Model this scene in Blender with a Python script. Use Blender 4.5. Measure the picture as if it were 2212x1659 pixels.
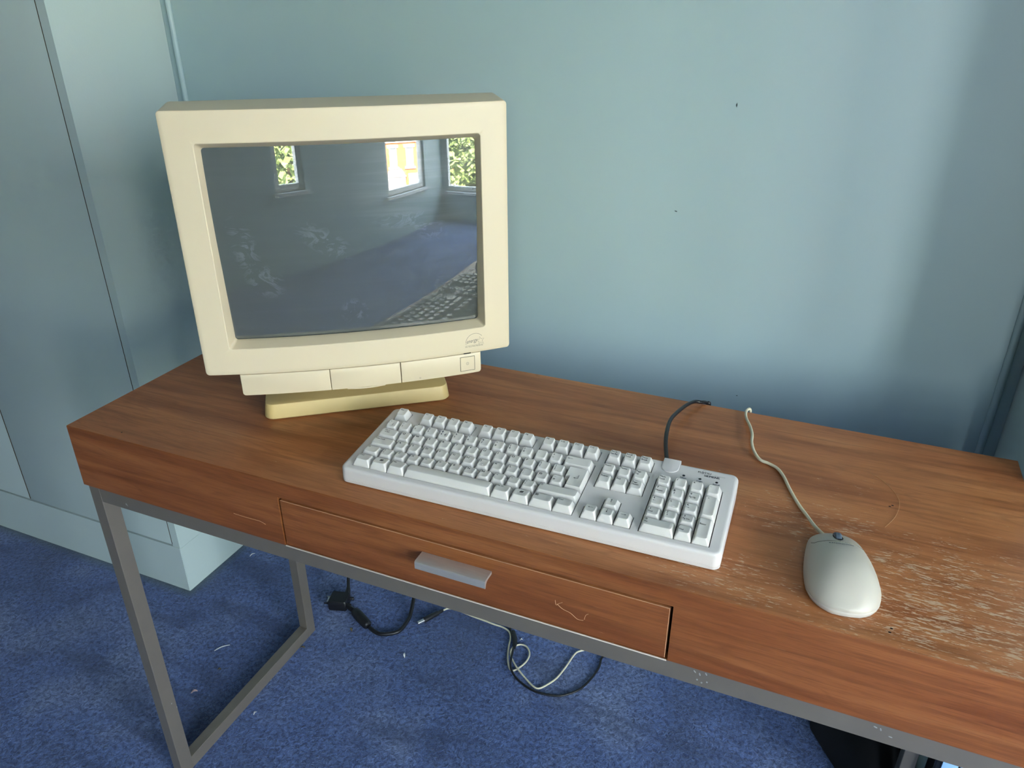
import bpy, bmesh, math, random
from mathutils import Vector, Matrix, noise
random.seed(7)
R = math.radians
sc = bpy.context.scene
for o in list(bpy.data.objects):
    bpy.data.objects.remove(o, do_unlink=True)
COL = sc.collection

# ------------------------------------------------------------------ camera
CX, CY, CZ = 0.9565, -0.6217, 1.2900
cam = bpy.data.cameras.new('camera')
cam.sensor_fit = 'HORIZONTAL'
cam.sensor_width = 36.0
cam.lens = 36.0 * 1648.2 / 2212.0
cam.clip_start = 0.02
cam.clip_end = 200
camo = bpy.data.objects.new('camera', cam)
COL.objects.link(camo)
yaw, pit, rol = 0.4025, 0.4652, -0.0032
fwd = Vector((-math.sin(yaw) * math.cos(pit), math.cos(yaw) * math.cos(pit), -math.sin(pit)))
rgt = Vector((math.cos(yaw), math.sin(yaw), 0))
upv = rgt.cross(fwd)
r2 = rgt * math.cos(rol) + upv * math.sin(rol)
u2 = -rgt * math.sin(rol) + upv * math.cos(rol)
M = Matrix((r2, u2, -fwd)).transposed().to_4x4()
M.translation = (CX, CY, CZ)
camo.matrix_world = M
sc.camera = camo

# ------------------------------------------------------------------ world, sun, exposure
world = bpy.data.worlds.new('sky')
sc.world = world
world.use_nodes = True
wn = world.node_tree
wn.nodes.clear()
w_out = wn.nodes.new('ShaderNodeOutputWorld')
w_bg = wn.nodes.new('ShaderNodeBackground')
w_tc = wn.nodes.new('ShaderNodeTexCoord')
w_sep = wn.nodes.new('ShaderNodeSeparateXYZ')
w_ramp = wn.nodes.new('ShaderNodeValToRGB')
w_ramp.color_ramp.elements[0].position = 0.0
w_ramp.color_ramp.elements[0].color = (1.0, 0.985, 0.97, 1)
w_ramp.color_ramp.elements[1].position = 0.75
w_ramp.color_ramp.elements[1].color = (0.55, 0.74, 1.0, 1)
wn.links.new(w_tc.outputs['Generated'], w_sep.inputs[0])
wn.links.new(w_sep.outputs['Z'], w_ramp.inputs[0])
wn.links.new(w_ramp.outputs[0], w_bg.inputs['Color'])
w_bg.inputs['Strength'].default_value = 27.0
wn.links.new(w_bg.outputs[0], w_out.inputs[0])

sun = bpy.data.lights.new('sun', 'SUN')
sun.energy = 150.0
sun.angle = R(0.6)
sun.color = (1.0, 0.90, 0.76)
suno = bpy.data.objects.new('sun', sun)
COL.objects.link(suno)
suno.rotation_euler = Vector((0.52, -0.62, -0.62)).to_track_quat('-Z', 'Y').to_euler()

# daylight portals in the window openings (they only guide the sampling of the sky)
WIN = [  # centre, size (w, h), direction the portal faces (into the room)
    ((1.57, -2.36, 1.57), (0.33, 1.76), (0, 1, 0)),
    ((3.33, -2.36, 1.46), (0.82, 1.98), (0, 1, 0)),
    ((4.26, -1.52, 1.40), (1.46, 2.10), (-1, 0, 0)),
]
for (c, s, d) in WIN:
    l = bpy.data.lights.new('window_portal', 'AREA')
    l.shape = 'RECTANGLE'
    l.size, l.size_y = s
    l.cycles.is_portal = True
    lo = bpy.data.objects.new('window_portal', l)
    COL.objects.link(lo)
    lo.location = c
    lo.rotation_euler = Vector(d).to_track_quat('-Z', 'Y').to_euler()

sc.view_settings.view_transform = 'Standard'
sc.view_settings.look = 'None'
sc.view_settings.exposure = 0.14
sc.view_settings.gamma = 1.0
sc.view_settings.use_curve_mapping = False
try:
    sc.cycles.use_denoising = True
    sc.cycles.denoiser = 'OPENIMAGEDENOISE'
    sc.cycles.max_bounces = 6
    sc.cycles.diffuse_bounces = 3
    sc.cycles.glossy_bounces = 4
    sc.cycles.use_adaptive_sampling = True
    sc.cycles.adaptive_threshold = 0.1
    sc.cycles.adaptive_min_samples = 26
    sc.cycles.transparent_max_bounces = 12
    sc.cycles.sample_clamp_indirect = 8.0
    sc.cycles.caustics_reflective = False
    sc.cycles.caustics_refractive = False
except Exception:
    pass

# ------------------------------------------------------------------ helpers
def srgb(r, g, b):
    f = lambda c: ((c / 255) / 12.92) if c / 255 <= 0.04045 else (((c / 255) + 0.055) / 1.055) ** 2.4
    return (f(r), f(g), f(b), 1.0)

class NT:
    def __init__(s, name):
        s.m = bpy.data.materials.new(name)
        s.m.use_nodes = True
        s.t = s.m.node_tree
        s.b = s.t.nodes['Principled BSDF']
        s.out = s.t.nodes['Material Output']
    def n(s, typ, **kw):
        nd = s.t.nodes.new('ShaderNode' + typ)
        for k, v in kw.items():
            if k.startswith('i_'):
                key = k[2:]
                key = int(key) if key.isdigit() else key.replace('_', ' ')
                nd.inputs[key].default_value = v
            else:
                setattr(nd, k, v)
        return nd
    def l(s, a, b):
        s.t.links.new(a, b)
    def mapping(s, scale, loc=(0, 0, 0), rot=(0, 0, 0)):
        tc = s.n('TexCoord')
        mp = s.n('Mapping')
        mp.inputs['Scale'].default_value = scale
        mp.inputs['Location'].default_value = loc
        mp.inputs['Rotation'].default_value = rot
        s.l(tc.outputs['Object'], mp.inputs[0])
        return mp.outputs[0]
    def noise(s, vec, scale=1.0, detail=4, rough=0.5, dist=0.0):
        nd = s.n('TexNoise')
        nd.inputs['Scale'].default_value = scale
        nd.inputs['Detail'].default_value = detail
        nd.inputs['Roughness'].default_value = rough
        nd.inputs['Distortion'].default_value = dist
        s.l(vec, nd.inputs['Vector'])
        return nd.outputs['Fac']
    def ramp(s, fac, stops):
        nd = s.n('ValToRGB')
        cr = nd.color_ramp
        while len(cr.elements) < len(stops):
            cr.elements.new(0.5)
        for e, (p, c) in zip(cr.elements, stops):
            e.position = p
            e.color = c if len(c) == 4 else (*c, 1)
        s.l(fac, nd.inputs[0])
        return nd.outputs[0]
    def math(s, op, a, b=None, clamp=False):
        nd = s.n('Math', operation=op, use_clamp=clamp)
        for i, v in enumerate((a, b)):
            if v is None:
                continue
            if isinstance(v, (int, float)):
                nd.inputs[i].default_value = v
            else:
                s.l(v, nd.inputs[i])
        return nd.outputs[0]
    def mix(s, fac, a, b, mode='MIX'):
        nd = s.n('Mix', data_type='RGBA', blend_type=mode)
        if isinstance(fac, (int, float)):
            nd.inputs[0].default_value = fac
        else:
            s.l(fac, nd.inputs[0])
        for i, v in ((6, a), (7, b)):
            if isinstance(v, tuple):
                nd.inputs[i].default_value = v
            else:
                s.l(v, nd.inputs[i])
        return nd.outputs[2]
    def bump(s, h, strength=0.2, dist=0.001, prev=None):
        nd = s.n('Bump')
        nd.inputs['Strength'].default_value = strength
        nd.inputs['Distance'].default_value = dist
        s.l(h, nd.inputs['Height'])
        if prev is not None:
            s.l(prev, nd.inputs['Normal'])
        return nd.outputs[0]
    def set(s, color=None, rough=None, metal=None, normal=None, spec=None, coat=None, ior=None):
        b = s.b
        for key, v in (('Base Color', color), ('Roughness', rough), ('Metallic', metal), ('Normal', normal),
                       ('Specular IOR Level', spec), ('Coat Weight', coat), ('IOR', ior)):
            if v is None:
                continue
            if isinstance(v, (int, float, tuple)):
                b.inputs[key].default_value = v
            else:
                s.l(v, b.inputs[key])
        return s.m

def plastic(name, col, rough=0.42, var=0.05, grain=0.12, gscale=900, tint=None):
    t = NT(name)
    v = t.mapping((1, 1, 1))
    big = t.noise(v, 9, 4, 0.6)
    c2 = tint or tuple([c * (1 - var * 2) for c in col[:3]]) + (1,)
    c = t.mix(t.math('MULTIPLY', big, 0.55 if tint else 1.0), col, c2)
    nrm = t.bump(t.noise(v, gscale, 2, 0.5), grain, 0.0004)
    return t.set(color=c, rough=rough, normal=nrm)

def plain(name, col, rough=0.5, metal=0.0):
    t = NT(name)
    v = t.mapping((1, 1, 1))
    n = t.noise(v, 40, 3, 0.5)
    c = t.mix(t.math('MULTIPLY', n, 0.3), col, tuple([x * 0.75 for x in col[:3]]) + (1,))
    return t.set(color=c, rough=rough, metal=metal)

# --- wall paint (duck-egg eggshell)
def mat_paint(name, col, rough=0.5):
    t = NT(name)
    v = t.mapping((1, 1, 1))
    n1 = t.noise(v, 2.2, 2, 0.6)
    c = t.mix(t.math('MULTIPLY', n1, 0.25), col, tuple([x * 0.86 for x in col[:3]]) + (1,))
    peel = t.noise(v, 210, 1, 0.55)
    lump = t.noise(v, 14, 2, 0.55)
    hh = t.math('ADD', t.math('MULTIPLY', lump, 5.0), peel)
    b2 = t.bump(hh, 0.10, 0.0012)
    return t.set(color=c, rough=rough, normal=b2)
PAINT = mat_paint('duck_egg_paint', srgb(166, 188, 191), 0.46)
PAINT2 = mat_paint('cupboard_paint', srgb(184, 199, 197), 0.42)
def mat_flat(name, col, rough):
    t = NT(name)
    c = t.mix(t.math('MULTIPLY', t.noise(t.mapping((1, 1, 1)), 2.0, 0, 0.5), 0.2), col, tuple([x * 0.86 for x in col[:3]]) + (1,))
    return t.set(color=c, rough=rough)
CEIL = mat_flat('ceiling_paint', srgb(206, 204, 198), 0.7)
PAINT_FAR = mat_flat('duck_egg_paint_plain', srgb(166, 188, 191), 0.46)
WHITE_GLOSS = plain('white_gloss_paint', srgb(232, 232, 228), 0.3)
GAP = plain('dark_gap', (0.012, 0.010, 0.008, 1), 0.9)
GAPW = plain('bare_wood_gap', srgb(62, 46, 30), 0.9)

# --- carpet
def mat_carpet():
    t = NT('blue_carpet')
    v = t.mapping((1, 1, 1))
    vs = t.mapping((1, 1, 1), rot=(0, 0, 0.5))
    n1 = t.noise(v, 3.2, 3, 0.62)
    n2 = t.noise(v, 130, 3, 0.6, 0.6)
    n3 = t.noise(vs, 420, 3, 0.7, 0.8)
    c = t.ramp(n1, [(0.30, srgb(84, 102, 146)), (0.48, srgb(98, 122, 180)), (0.72, srgb(140, 156, 196))])
    c = t.mix(t.ramp(n2, [(0.36, (0.75, 0.75, 0.75)), (0.64, (0, 0, 0))]), c, srgb(34, 46, 80))
    c = t.mix(t.ramp(n3, [(0.54, (0, 0, 0)), (0.70, (0.6, 0.6, 0.6))]), c, srgb(150, 166, 200))
    # grubby, paint-flecked edge where the carpet meets the left cupboard
    tcx = t.n('TexCoord')
    sx = t.n('SeparateXYZ')
    t.l(tcx.outputs['Object'], sx.inputs[0])
    qx = t.math('MAXIMUM', t.math('SUBTRACT', sx.outputs[0], -0.3375), 0.0)
    qy = t.math('MAXIMUM', t.math('SUBTRACT', 0.3997, sx.outputs[1]), 0.0)
    dd = t.math('SQRT', t.math('ADD', t.math('MULTIPLY', qx, qx), t.math('MULTIPLY', qy, qy)))
    ed = t.math('MULTIPLY', t.math('SUBTRACT', 1.0, t.math('DIVIDE', dd, 0.028), True), t.math('ADD', 0.35, n2), True)
    c = t.mix(ed, c, srgb(84, 100, 100))
    # trodden lines and dents
    st = t.noise(t.mapping((2.4, 9, 1), rot=(0, 0, R(48))), 1.6, 3, 0.5, 0.6)
    c = t.mix(t.ramp(st, [(0.54, (0, 0, 0)), (0.64, (0.5, 0.5, 0.5))]), c, srgb(58, 72, 108))
    hh = t.math('ADD', t.math('ADD', t.math('MULTIPLY', t.noise(v, 16, 2, 0.6), 0.9), n2), t.math('MULTIPLY', n3, 0.45))
    b2 = t.bump(hh, 0.9, 0.006)
    t.b.inputs['Sheen Weight'].default_value = 0.25
    t.b.inputs['Sheen Roughness'].default_value = 0.5
    return t.set(color=c, rough=0.95, normal=b2, spec=0.1)
CARPET = mat_carpet()

# --- walnut veneer, grain along X
H = 0.7509
def mat_wood():
    t = NT('walnut_veneer')
    tc = t.n('TexCoord')
    sep = t.n('SeparateXYZ')
    t.l(tc.outputs['Object'], sep.inputs[0])
    yz = t.math('ADD', sep.outputs[1], t.math('MULTIPLY', sep.outputs[2], 1.0))
    # veneer leaves: bands across the grain with their own offset
    band = t.math('FLOOR', t.math('MULTIPLY', t.math('ADD', yz, 0.035), 8.2))
    cmb = t.n('CombineXYZ')
    t.l(sep.outputs[0], cmb.inputs[0])
    t.l(yz, cmb.inputs[1])
    t.l(t.math('MULTIPLY', band, 3.7), cmb.inputs[2])
    def mp(scale):
        m = t.n('Mapping')
        m.inputs['Scale'].default_value = scale
        t.l(cmb.outputs[0], m.inputs[0])
        return m.outputs[0]
    g1 = t.noise(mp((1.1, 8, 1)), 2.0, 5, 0.58, 0.8)
    g2 = t.noise(mp((2.0, 46, 1)), 2.2, 4, 0.55, 0.4)
    g3 = t.noise(mp((12, 420, 1)), 2.4, 3, 0.6, 0.2)
    c = t.ramp(g1, [(0.30, srgb(142, 83, 47)), (0.46, srgb(168, 104, 62)), (0.60, srgb(184, 119, 73)), (0.78, srgb(198, 138, 91))])
    c = t.mix(t.ramp(g2, [(0.36, (0.30, 0.30, 0.30)), (0.52, (0, 0, 0))]), c, srgb(98, 52, 27))
    c = t.mix(t.ramp(g3, [(0.34, (0.34, 0.34, 0.34)), (0.50, (0, 0, 0))]), c, srgb(100, 56, 30))
    # growth-ring lines
    gl = t.noise(mp((0.7, 5.5, 1)), 2.0, 3, 0.5, 0.3)
    fr = t.math('ABSOLUTE', t.math('SUBTRACT', t.math('FRACT', t.math('MULTIPLY', gl, 11.0)), 0.5))
    ln = t.math('MULTIPLY', t.math('SUBTRACT', 0.07, fr, True), 6.0, True)
    c = t.mix(t.math('MULTIPLY', ln, t.math('MULTIPLY', g2, 0.9)), c, srgb(92, 50, 28))
    # the upright faces are coloured darker and redder than the top
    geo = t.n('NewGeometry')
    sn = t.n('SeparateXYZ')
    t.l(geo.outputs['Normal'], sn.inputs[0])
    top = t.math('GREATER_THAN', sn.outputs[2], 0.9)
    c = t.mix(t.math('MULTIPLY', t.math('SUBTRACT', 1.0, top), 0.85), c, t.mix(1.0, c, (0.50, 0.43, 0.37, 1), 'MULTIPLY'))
    # worn varnish: pale streaks in patches
    def blob(x, y, rx, ry, amp):
        dx = t.math('DIVIDE', t.math('SUBTRACT', sep.outputs[0], x), rx)
        dy = t.math('DIVIDE', t.math('SUBTRACT', sep.outputs[1], y), ry)
        d2 = t.math('ADD', t.math('MULTIPLY', dx, dx), t.math('MULTIPLY', dy, dy))
        return t.math('MULTIPLY', t.math('SUBTRACT', 1.0, d2, True), amp)
    m = blob(1.14, 0.07, 0.27, 0.20, 1.0)
    for a in ((1.00, 0.17, 0.16, 0.10, 0.85), (0.93, 0.04, 0.15, 0.07, 0.9), (0.5, 0.06, 0.12, 0.05, 0.45), (1.03, 0.27, 0.14, 0.06, 0.55), (0.70, 0.012, 0.32, 0.035, 0.45),
              (0.24, 0.06, 0.22, 0.09, 0.42), (0.52, 0.33, 0.2, 0.1, 0.3), (1.17, 0.20, 0.12, 0.1, 0.55), (0.9, 0.2, 0.1, 0.1, 0.45)):
        m = t.math('MAXIMUM', m, blob(*a))
    patch = t.noise(t.mapping((16, 34, 12)), 1.0, 5, 0.68, 0.5)
    m = t.math('MULTIPLY', m, t.math('MULTIPLY', patch, 2.0))
    s1 = t.noise(t.mapping((95, 470, 30), rot=(0, 0, R(2))), 1.0, 3, 0.62, 0.4)
    thr = t.math('SUBTRACT', 0.80, t.math('MULTIPLY', m, 0.27))
    wear = t.math('MULTIPLY', t.math('SUBTRACT', s1, thr), 14.0, True)
    wear = t.math('MULTIPLY', t.math('MULTIPLY', wear, top), 0.62)
    c = t.mix(wear, c, srgb(208, 184, 156))
    for (x_, y_) in ((1.0777, 0.2407), (1.0808, 0.2440), (1.0743, 0.0193), (1.0760, 0.0253), (0.0896, 0.0165)):
        c = t.mix(t.math('MULTIPLY', t.math('MULTIPLY', blob(x_, y_, 0.0016, 0.0012, 3.0), top), 1.0, True), c, srgb(38, 20, 12))
    # fine scratches on the faces
    s2 = t.noise(t.mapping((22, 500, 500)), 1.0, 2, 0.5, 0.1)
    c = t.mix(t.ramp(s2, [(0.74, (0, 0, 0)), (0.80, (0.5, 0.5, 0.5))]), c, srgb(196, 150, 112))
    rg = t.math('ADD', 0.36, t.math('MULTIPLY', wear, 0.3))
    b = t.bump(g3, 0.08, 0.0006)
    return t.set(color=c, rough=rg, normal=b, spec=0.36)
WOOD = mat_wood()
RAW = plain('bare_wood_edge', srgb(184, 136, 102), 0.6)

def mat_metal():
    t = NT('gunmetal_frame')
    v = t.mapping((1, 1, 1))
    n = t.noise(v, 30, 4, 0.6)
    c = t.mix(n, srgb(132, 123, 112), srgb(120, 112, 104))
    chips = t.ramp(t.noise(t.mapping((60, 60, 40)), 1.0, 2, 0.5), [(0.80, (0, 0, 0)), (0.83, (1, 1, 1))])
    c = t.mix(chips, c, srgb(190, 186, 180))
    return t.set(color=c, rough=0.34, metal=0.4, normal=t.bump(t.noise(v, 700, 2, 0.5), 0.08, 0.0003))
METAL = mat_metal()

def mat_alu():
    t = NT('brushed_aluminium')
    g = t.noise(t.mapping((30, 700, 700)), 1.0, 3, 0.6)
    c = t.mix(g, srgb(214, 208, 202), srgb(190, 184, 180))
    return t.set(color=c, rough=0.30, metal=0.65, normal=t.bump(g, 0.06, 0.0003))
ALU = mat_alu()

CREAM = plastic('cream_plastic', srgb(210, 195, 168), 0.44, tint=srgb(202, 186, 155))
CREAM_OLD = plastic('yellowed_cream_plastic', srgb(220, 194, 132), 0.46, tint=srgb(204, 180, 124))
KWHITE = plastic('keyboard_white_plastic', srgb(213, 208, 209), 0.40, tint=srgb(204, 199, 192))
KEYC = plastic('keycap_plastic', srgb(214, 211, 208), 0.36, 0.02, 0.1, 1400, tint=srgb(206, 201, 194))
MOUSEP = plastic('mouse_plastic', srgb(186, 181, 172), 0.42, tint=srgb(182, 174, 158))
MOUSEB = plastic('mouse_base_plastic', srgb(196, 191, 184), 0.42)
WELL = plain('key_well_dark', (0.02, 0.018, 0.016, 1), 0.8)
INK = plain('black_ink', (0.012, 0.012, 0.016, 1), 0.5)
INKG = plain('grey_ink', srgb(72, 78, 88), 0.5)
INKM = plain('logo_ink', srgb(96, 92, 92), 0.5)
BLACKP = plain('black_rubber', (0.008, 0.008, 0.010, 1), 0.42)
CORDW = plastic('cream_cord', srgb(214, 206, 180), 0.45)
CORDG = plastic('grey_white_cord', srgb(206, 208, 202), 0.45)
WHEEL = plastic('wheel_rubber', srgb(86, 100, 116), 0.55)
STEEL = plain('nickel_plug', srgb(210, 210, 214), 0.25, 0.9)
SEAM = plain('seam_shadow', srgb(120, 114, 98), 0.8)

def mat_crt():
    t = NT('crt_glass')
    v = t.mapping((1, 1, 1))
    base = srgb(76, 80, 77)
    tc = t.n('TexCoord')
    sp = t.n('SeparateXYZ')
    t.l(tc.outputs['Object'], sp.inputs[0])
    def blob(x, z, rx, rz, ang=0):
        dx = t.math('SUBTRACT', sp.outputs[0], x)
        dz = t.math('SUBTRACT', sp.outputs[2], z)
        ca, sa = math.cos(R(ang)), math.sin(R(ang))
        u = t.math('DIVIDE', t.math('ADD', t.math('MULTIPLY', dx, ca), t.math('MULTIPLY', dz, sa)), rx)
        w = t.math('DIVIDE', t.math('SUBTRACT', t.math('MULTIPLY', dz, ca), t.math('MULTIPLY', dx, sa)), rz)
        return t.math('SUBTRACT', 1.0, t.math('ADD', t.math('MULTIPLY', u, u), t.math('MULTIPLY', w, w)), True)
    # finger smears on the glass
    m = blob(-0.035, 0.264, 0.045, 0.018, -32)
    for a_ in ((-0.135, 0.262, 0.018, 0.045, 12), (-0.115, 0.215, 0.030, 0.022, -40), (0.075, 0.285, 0.05, 0.012, 0), (0.10, 0.275, 0.03, 0.02, -30), (-0.005, 0.165, 0.02, 0.02, 0)):
        m = t.math('MAXIMUM', m, blob(*a_))
    sm = t.noise(t.mapping((26, 26, 44)), 1.0, 6, 0.6, 2.2)
    wisp = t.math('MULTIPLY', t.ramp(sm, [(0.50, (0, 0, 0)), (0.57, (0.13, 0.13, 0.13)), (0.66, (0.03, 0.03, 0.03))]), m)
    st = t.noise(t.mapping((5, 5, 90), rot=(0, R(4), 0)), 1.0, 4, 0.6, 0.4)
    dust = blob(0.085, 0.32, 0.085, 0.07)
    wisp2 = t.math('MULTIPLY', t.ramp(st, [(0.42, (0.12, 0.12, 0.12)), (0.75, (0.42, 0.42, 0.42))]), t.math('ADD', t.math('MULTIPLY', dust, 0.45), 0.05))
    c = t.mix(wisp, base, srgb(176, 184, 190))
    c = t.mix(wisp2, c, srgb(170, 170, 168))
    return t.set(color=c, rough=0.0, spec=0.5, ior=2.0)
CRT = mat_crt()

def mat_glass():
    t = NT('window_glass')
    t.t.nodes.remove(t.b)
    tr = t.n('BsdfTransparent')
    tr.inputs[0].default_value = (0.95, 0.97, 0.96, 1)
    gl = t.n('BsdfGlossy')
    gl.inputs['Roughness'].default_value = 0.02
    fr = t.n('LayerWeight')
    fr.inputs[0].default_value = 0.5
    ff = t.math('ADD', 0.03, t.math('MULTIPLY', t.math('POWER', fr.outputs['Facing'], 5.0), 0.9))
    mx = t.n('MixShader')
    t.l(ff, mx.inputs[0])
    t.l(tr.outputs[0], mx.inputs[1])
    t.l(gl.outputs[0], mx.inputs[2])
    t.l(mx.outputs[0], t.out.inputs[0])
    return t.m
GLASS = mat_glass()

def mat_brick():
    t = NT('red_brick')
    v = t.mapping((1, 1, 1), rot=(R(90), 0, 0))
    br = t.n('TexBrick')
    br.inputs['Color1'].default_value = srgb(216, 132, 62)
    br.inputs['Color2'].default_value = srgb(200, 112, 50)
    br.inputs['Mortar'].default_value = srgb(190, 150, 116)
    br.inputs['Scale'].default_value = 4.5
    br.inputs['Mortar Size'].default_value = 0.012
    t.l(v, br.inputs['Vector'])
    return t.set(color=br.outputs[0], rough=0.85)
BRICK = mat_brick()
RENDER_W = plain('white_render', srgb(236, 232, 222), 0.8)
SLATE = plain('roof_slate', srgb(128, 118, 124), 0.7)
ASPH = plain('asphalt', srgb(120, 120, 120), 0.9)
BARK = plain('bark', srgb(84, 66, 50), 0.9)
DARKGLASS = plain('dark_window_glass', srgb(120, 130, 140), 0.1)
def mat_leaf():
    t = NT('leaf')
    v = t.mapping((1, 1, 1))
    n = t.noise(v, 3.5, 4, 0.6)
    c = t.ramp(n, [(0.3, srgb(110, 128, 76)), (0.55, srgb(160, 176, 106)), (0.75, srgb(206, 212, 150))])
    t.b.inputs['Transmission Weight'].default_value = 0.0
    return t.set(color=c, rough=0.6)
LEAF = mat_leaf()

# ---- mesh helpers
class MB:
    def __init__(s):
        s.v, s.f, s.mi = [], [], []
    def add(s, verts, faces, mi=0):
        k = len(s.v)
        s.v += [tuple(p) for p in verts]
        for f in faces:
            s.f.append(tuple(i + k for i in f))
            s.mi.append(mi)
    def box(s, x0, x1, y0, y1, z0, z1, mi=0):
        s.add([(x0, y0, z0), (x1, y0, z0), (x1, y1, z0), (x0, y1, z0), (x0, y0, z1), (x1, y0, z1), (x1, y1, z1), (x0, y1, z1)],
              [(0, 3, 2, 1), (4, 5, 6, 7), (0, 1, 5, 4), (1, 2, 6, 5), (2, 3, 7, 6), (3, 0, 4, 7)], mi)
    def loft(s, loops, cap0=True, cap1=True, mi=0, close=True):
        n = len(loops[0])
        vs = [p for lp in loops for p in lp]
        fs = []
        for i in range(len(loops) - 1):
            for j in range(n if close else n - 1):
                a, b = i * n + j, i * n + (j + 1) % n
                fs.append((a, b, b + n, a + n))
        if cap0:
            fs.append(tuple(reversed(range(n))))
        if cap1:
            k = (len(loops) - 1) * n
            fs.append(tuple(range(k, k + n)))
        s.add(vs, fs, mi)
    def tube(s, pts, r, seg=10, mi=0, cap=True):
        pts = [Vector(p) for p in pts]
        n = len(pts)
        rr = r if isinstance(r, (list, tuple)) else [r] * n
        loops = []
        prev = None
        for i, p in enumerate(pts):
            d = (pts[min(i + 1, n - 1)] - pts[max(i - 1, 0)])
            if d.length < 1e-9:
                d = Vector((0, 0, 1))
            d.normalize()
            if prev is None:
                a = Vector((0, 0, 1)) if abs(d.z) < 0.9 else Vector((1, 0, 0))
                u = d.cross(a).normalized()
            else:
                u = (prev - d * prev.dot(d)).normalized()
            prev = u
            w = d.cross(u)
            loops.append([tuple(p + (u * math.cos(2 * math.pi * k / seg) + w * math.sin(2 * math.pi * k / seg)) * rr[i]) for k in range(seg)])
        s.loft(loops, cap, cap, mi)
    def disc(s, c, r, ax='z', seg=16, mi=0):
        pts = []
        for k in range(seg):
            a = 2 * math.pi * k / seg
            if ax == 'z':
                pts.append((c[0] + r * math.cos(a), c[1] + r * math.sin(a), c[2]))
            else:
                pts.append((c[0] + r * math.cos(a), c[1], c[2] + r * math.sin(a)))
        s.add(pts, [tuple(range(seg))], mi)

def finish(me, mats, smooth):
    for m in (mats if isinstance(mats, (list, tuple)) else [mats]):
        me.materials.append(m)
    if smooth is not None:
        for p in me.polygons:
            p.use_smooth = True
        me.set_sharp_from_angle(angle=R(smooth))
    me.update()

def build(mb, name, mats, parent=None, smooth=None, recalc=True):
    me = bpy.data.meshes.new(name)
    me.from_pydata(mb.v, [], mb.f)
    for p, mi in zip(me.polygons, mb.mi):
        p.material_index = mi
    if recalc:
        bm = bmesh.new()
        bm.from_mesh(me)
        bmesh.ops.recalc_face_normals(bm, faces=bm.faces)
        bm.to_mesh(me)
        bm.free()
    finish(me, mats, smooth)
    o = bpy.data.objects.new(name, me)
    COL.objects.link(o)
    if parent:
        o.parent = parent
    return o

def empty(name, loc=(0, 0, 0), rz=0.0):
    o = bpy.data.objects.new(name, None)
    o.empty_display_size = 0.05
    COL.objects.link(o)
    o.location = loc
    o.rotation_euler = (0, 0, rz)
    return o

def tag(o, label=None, cat=None, group=None, kind=None):
    if label: o['label'] = label
    if cat: o['category'] = cat
    if group: o['group'] = group
    if kind: o['kind'] = kind
    return o

def rbox(name, x0, x1, y0, y1, z0, z1, r, mats, parent=None, seg=2, smooth=40):
    bm = bmesh.new()
    mb = MB()
    mb.box(x0, x1, y0, y1, z0, z1)
    vs = [bm.verts.new(p) for p in mb.v]
    for f in mb.f:
        bm.faces.new([vs[i] for i in f])
    if r > 0:
        bmesh.ops.bevel(bm, geom=list(bm.edges), offset=r, segments=seg, profile=0.6, affect='EDGES')
    bmesh.ops.recalc_face_normals(bm, faces=bm.faces)
    me = bpy.data.meshes.new(name)
    bm.to_mesh(me)
    bm.free()
    finish(me, mats, smooth)
    o = bpy.data.objects.new(name, me)
    COL.objects.link(o)
    if parent:
        o.parent = parent
    return o

def boolean_cut(obj, cutters):
    """cut a list of box tuples out of obj (exact boolean), apply and drop the cutters"""
    mb = MB()
    for c in cutters:
        mb.box(*c)
    cut = build(mb, 'cutter', GAP)
    cut.parent = obj.parent
    md = obj.modifiers.new('cut', 'BOOLEAN')
    md.operation = 'DIFFERENCE'
    md.solver = 'EXACT'
    md.use_self = True
    md.object = cut
    dg = bpy.context.evaluated_depsgraph_get()
    dg.update()
    me = bpy.data.meshes.new_from_object(obj.evaluated_get(dg))
    obj.modifiers.clear()
    old = obj.data
    obj.data = me
    bpy.data.meshes.remove(old)
    bpy.data.objects.remove(cut, do_unlink=True)

def rrect(w, h, r, cx=0, cy=0, nc=5, ns=6):
    """rounded rectangle, counter-clockwise, fixed point count; half sizes w, h"""
    r = max(min(r, w * 0.99, h * 0.99), 1e-6)
    pts = []
    cs = [(w - r, -h + r, -90), (w - r, h - r, 0), (-w + r, h - r, 90), (-w + r, -h + r, 180)]
    corners = []
    for (x, y, a0) in cs:
        corners.append([(x + r * math.cos(R(a0 + 90 * k / nc)), y + r * math.sin(R(a0 + 90 * k / nc))) for k in range(nc + 1)])
    for i in range(4):
        pts += corners[i]
        a, b = corners[i][-1], corners[(i + 1) % 4][0]
        for k in range(1, ns):
            pts.append((a[0] + (b[0] - a[0]) * k / ns, a[1] + (b[1] - a[1]) * k / ns))
    return [(x + cx, y + cy) for x, y in pts]

def spline(pts, n=8):
    P = [Vector(p) for p in pts]
    out = []
    for i in range(len(P) - 1):
        p0, p1, p2, p3 = P[max(i - 1, 0)], P[i], P[i + 1], P[min(i + 2, len(P) - 1)]
        for k in range(n):
            t = k / n
            out.append(0.5 * ((2 * p1) + (p2 - p0) * t + (2 * p0 - 5 * p1 + 4 * p2 - p3) * t * t + (-p0 + 3 * p1 - 3 * p2 + p3) * t ** 3))
    out.append(P[-1])
    return out

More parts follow.
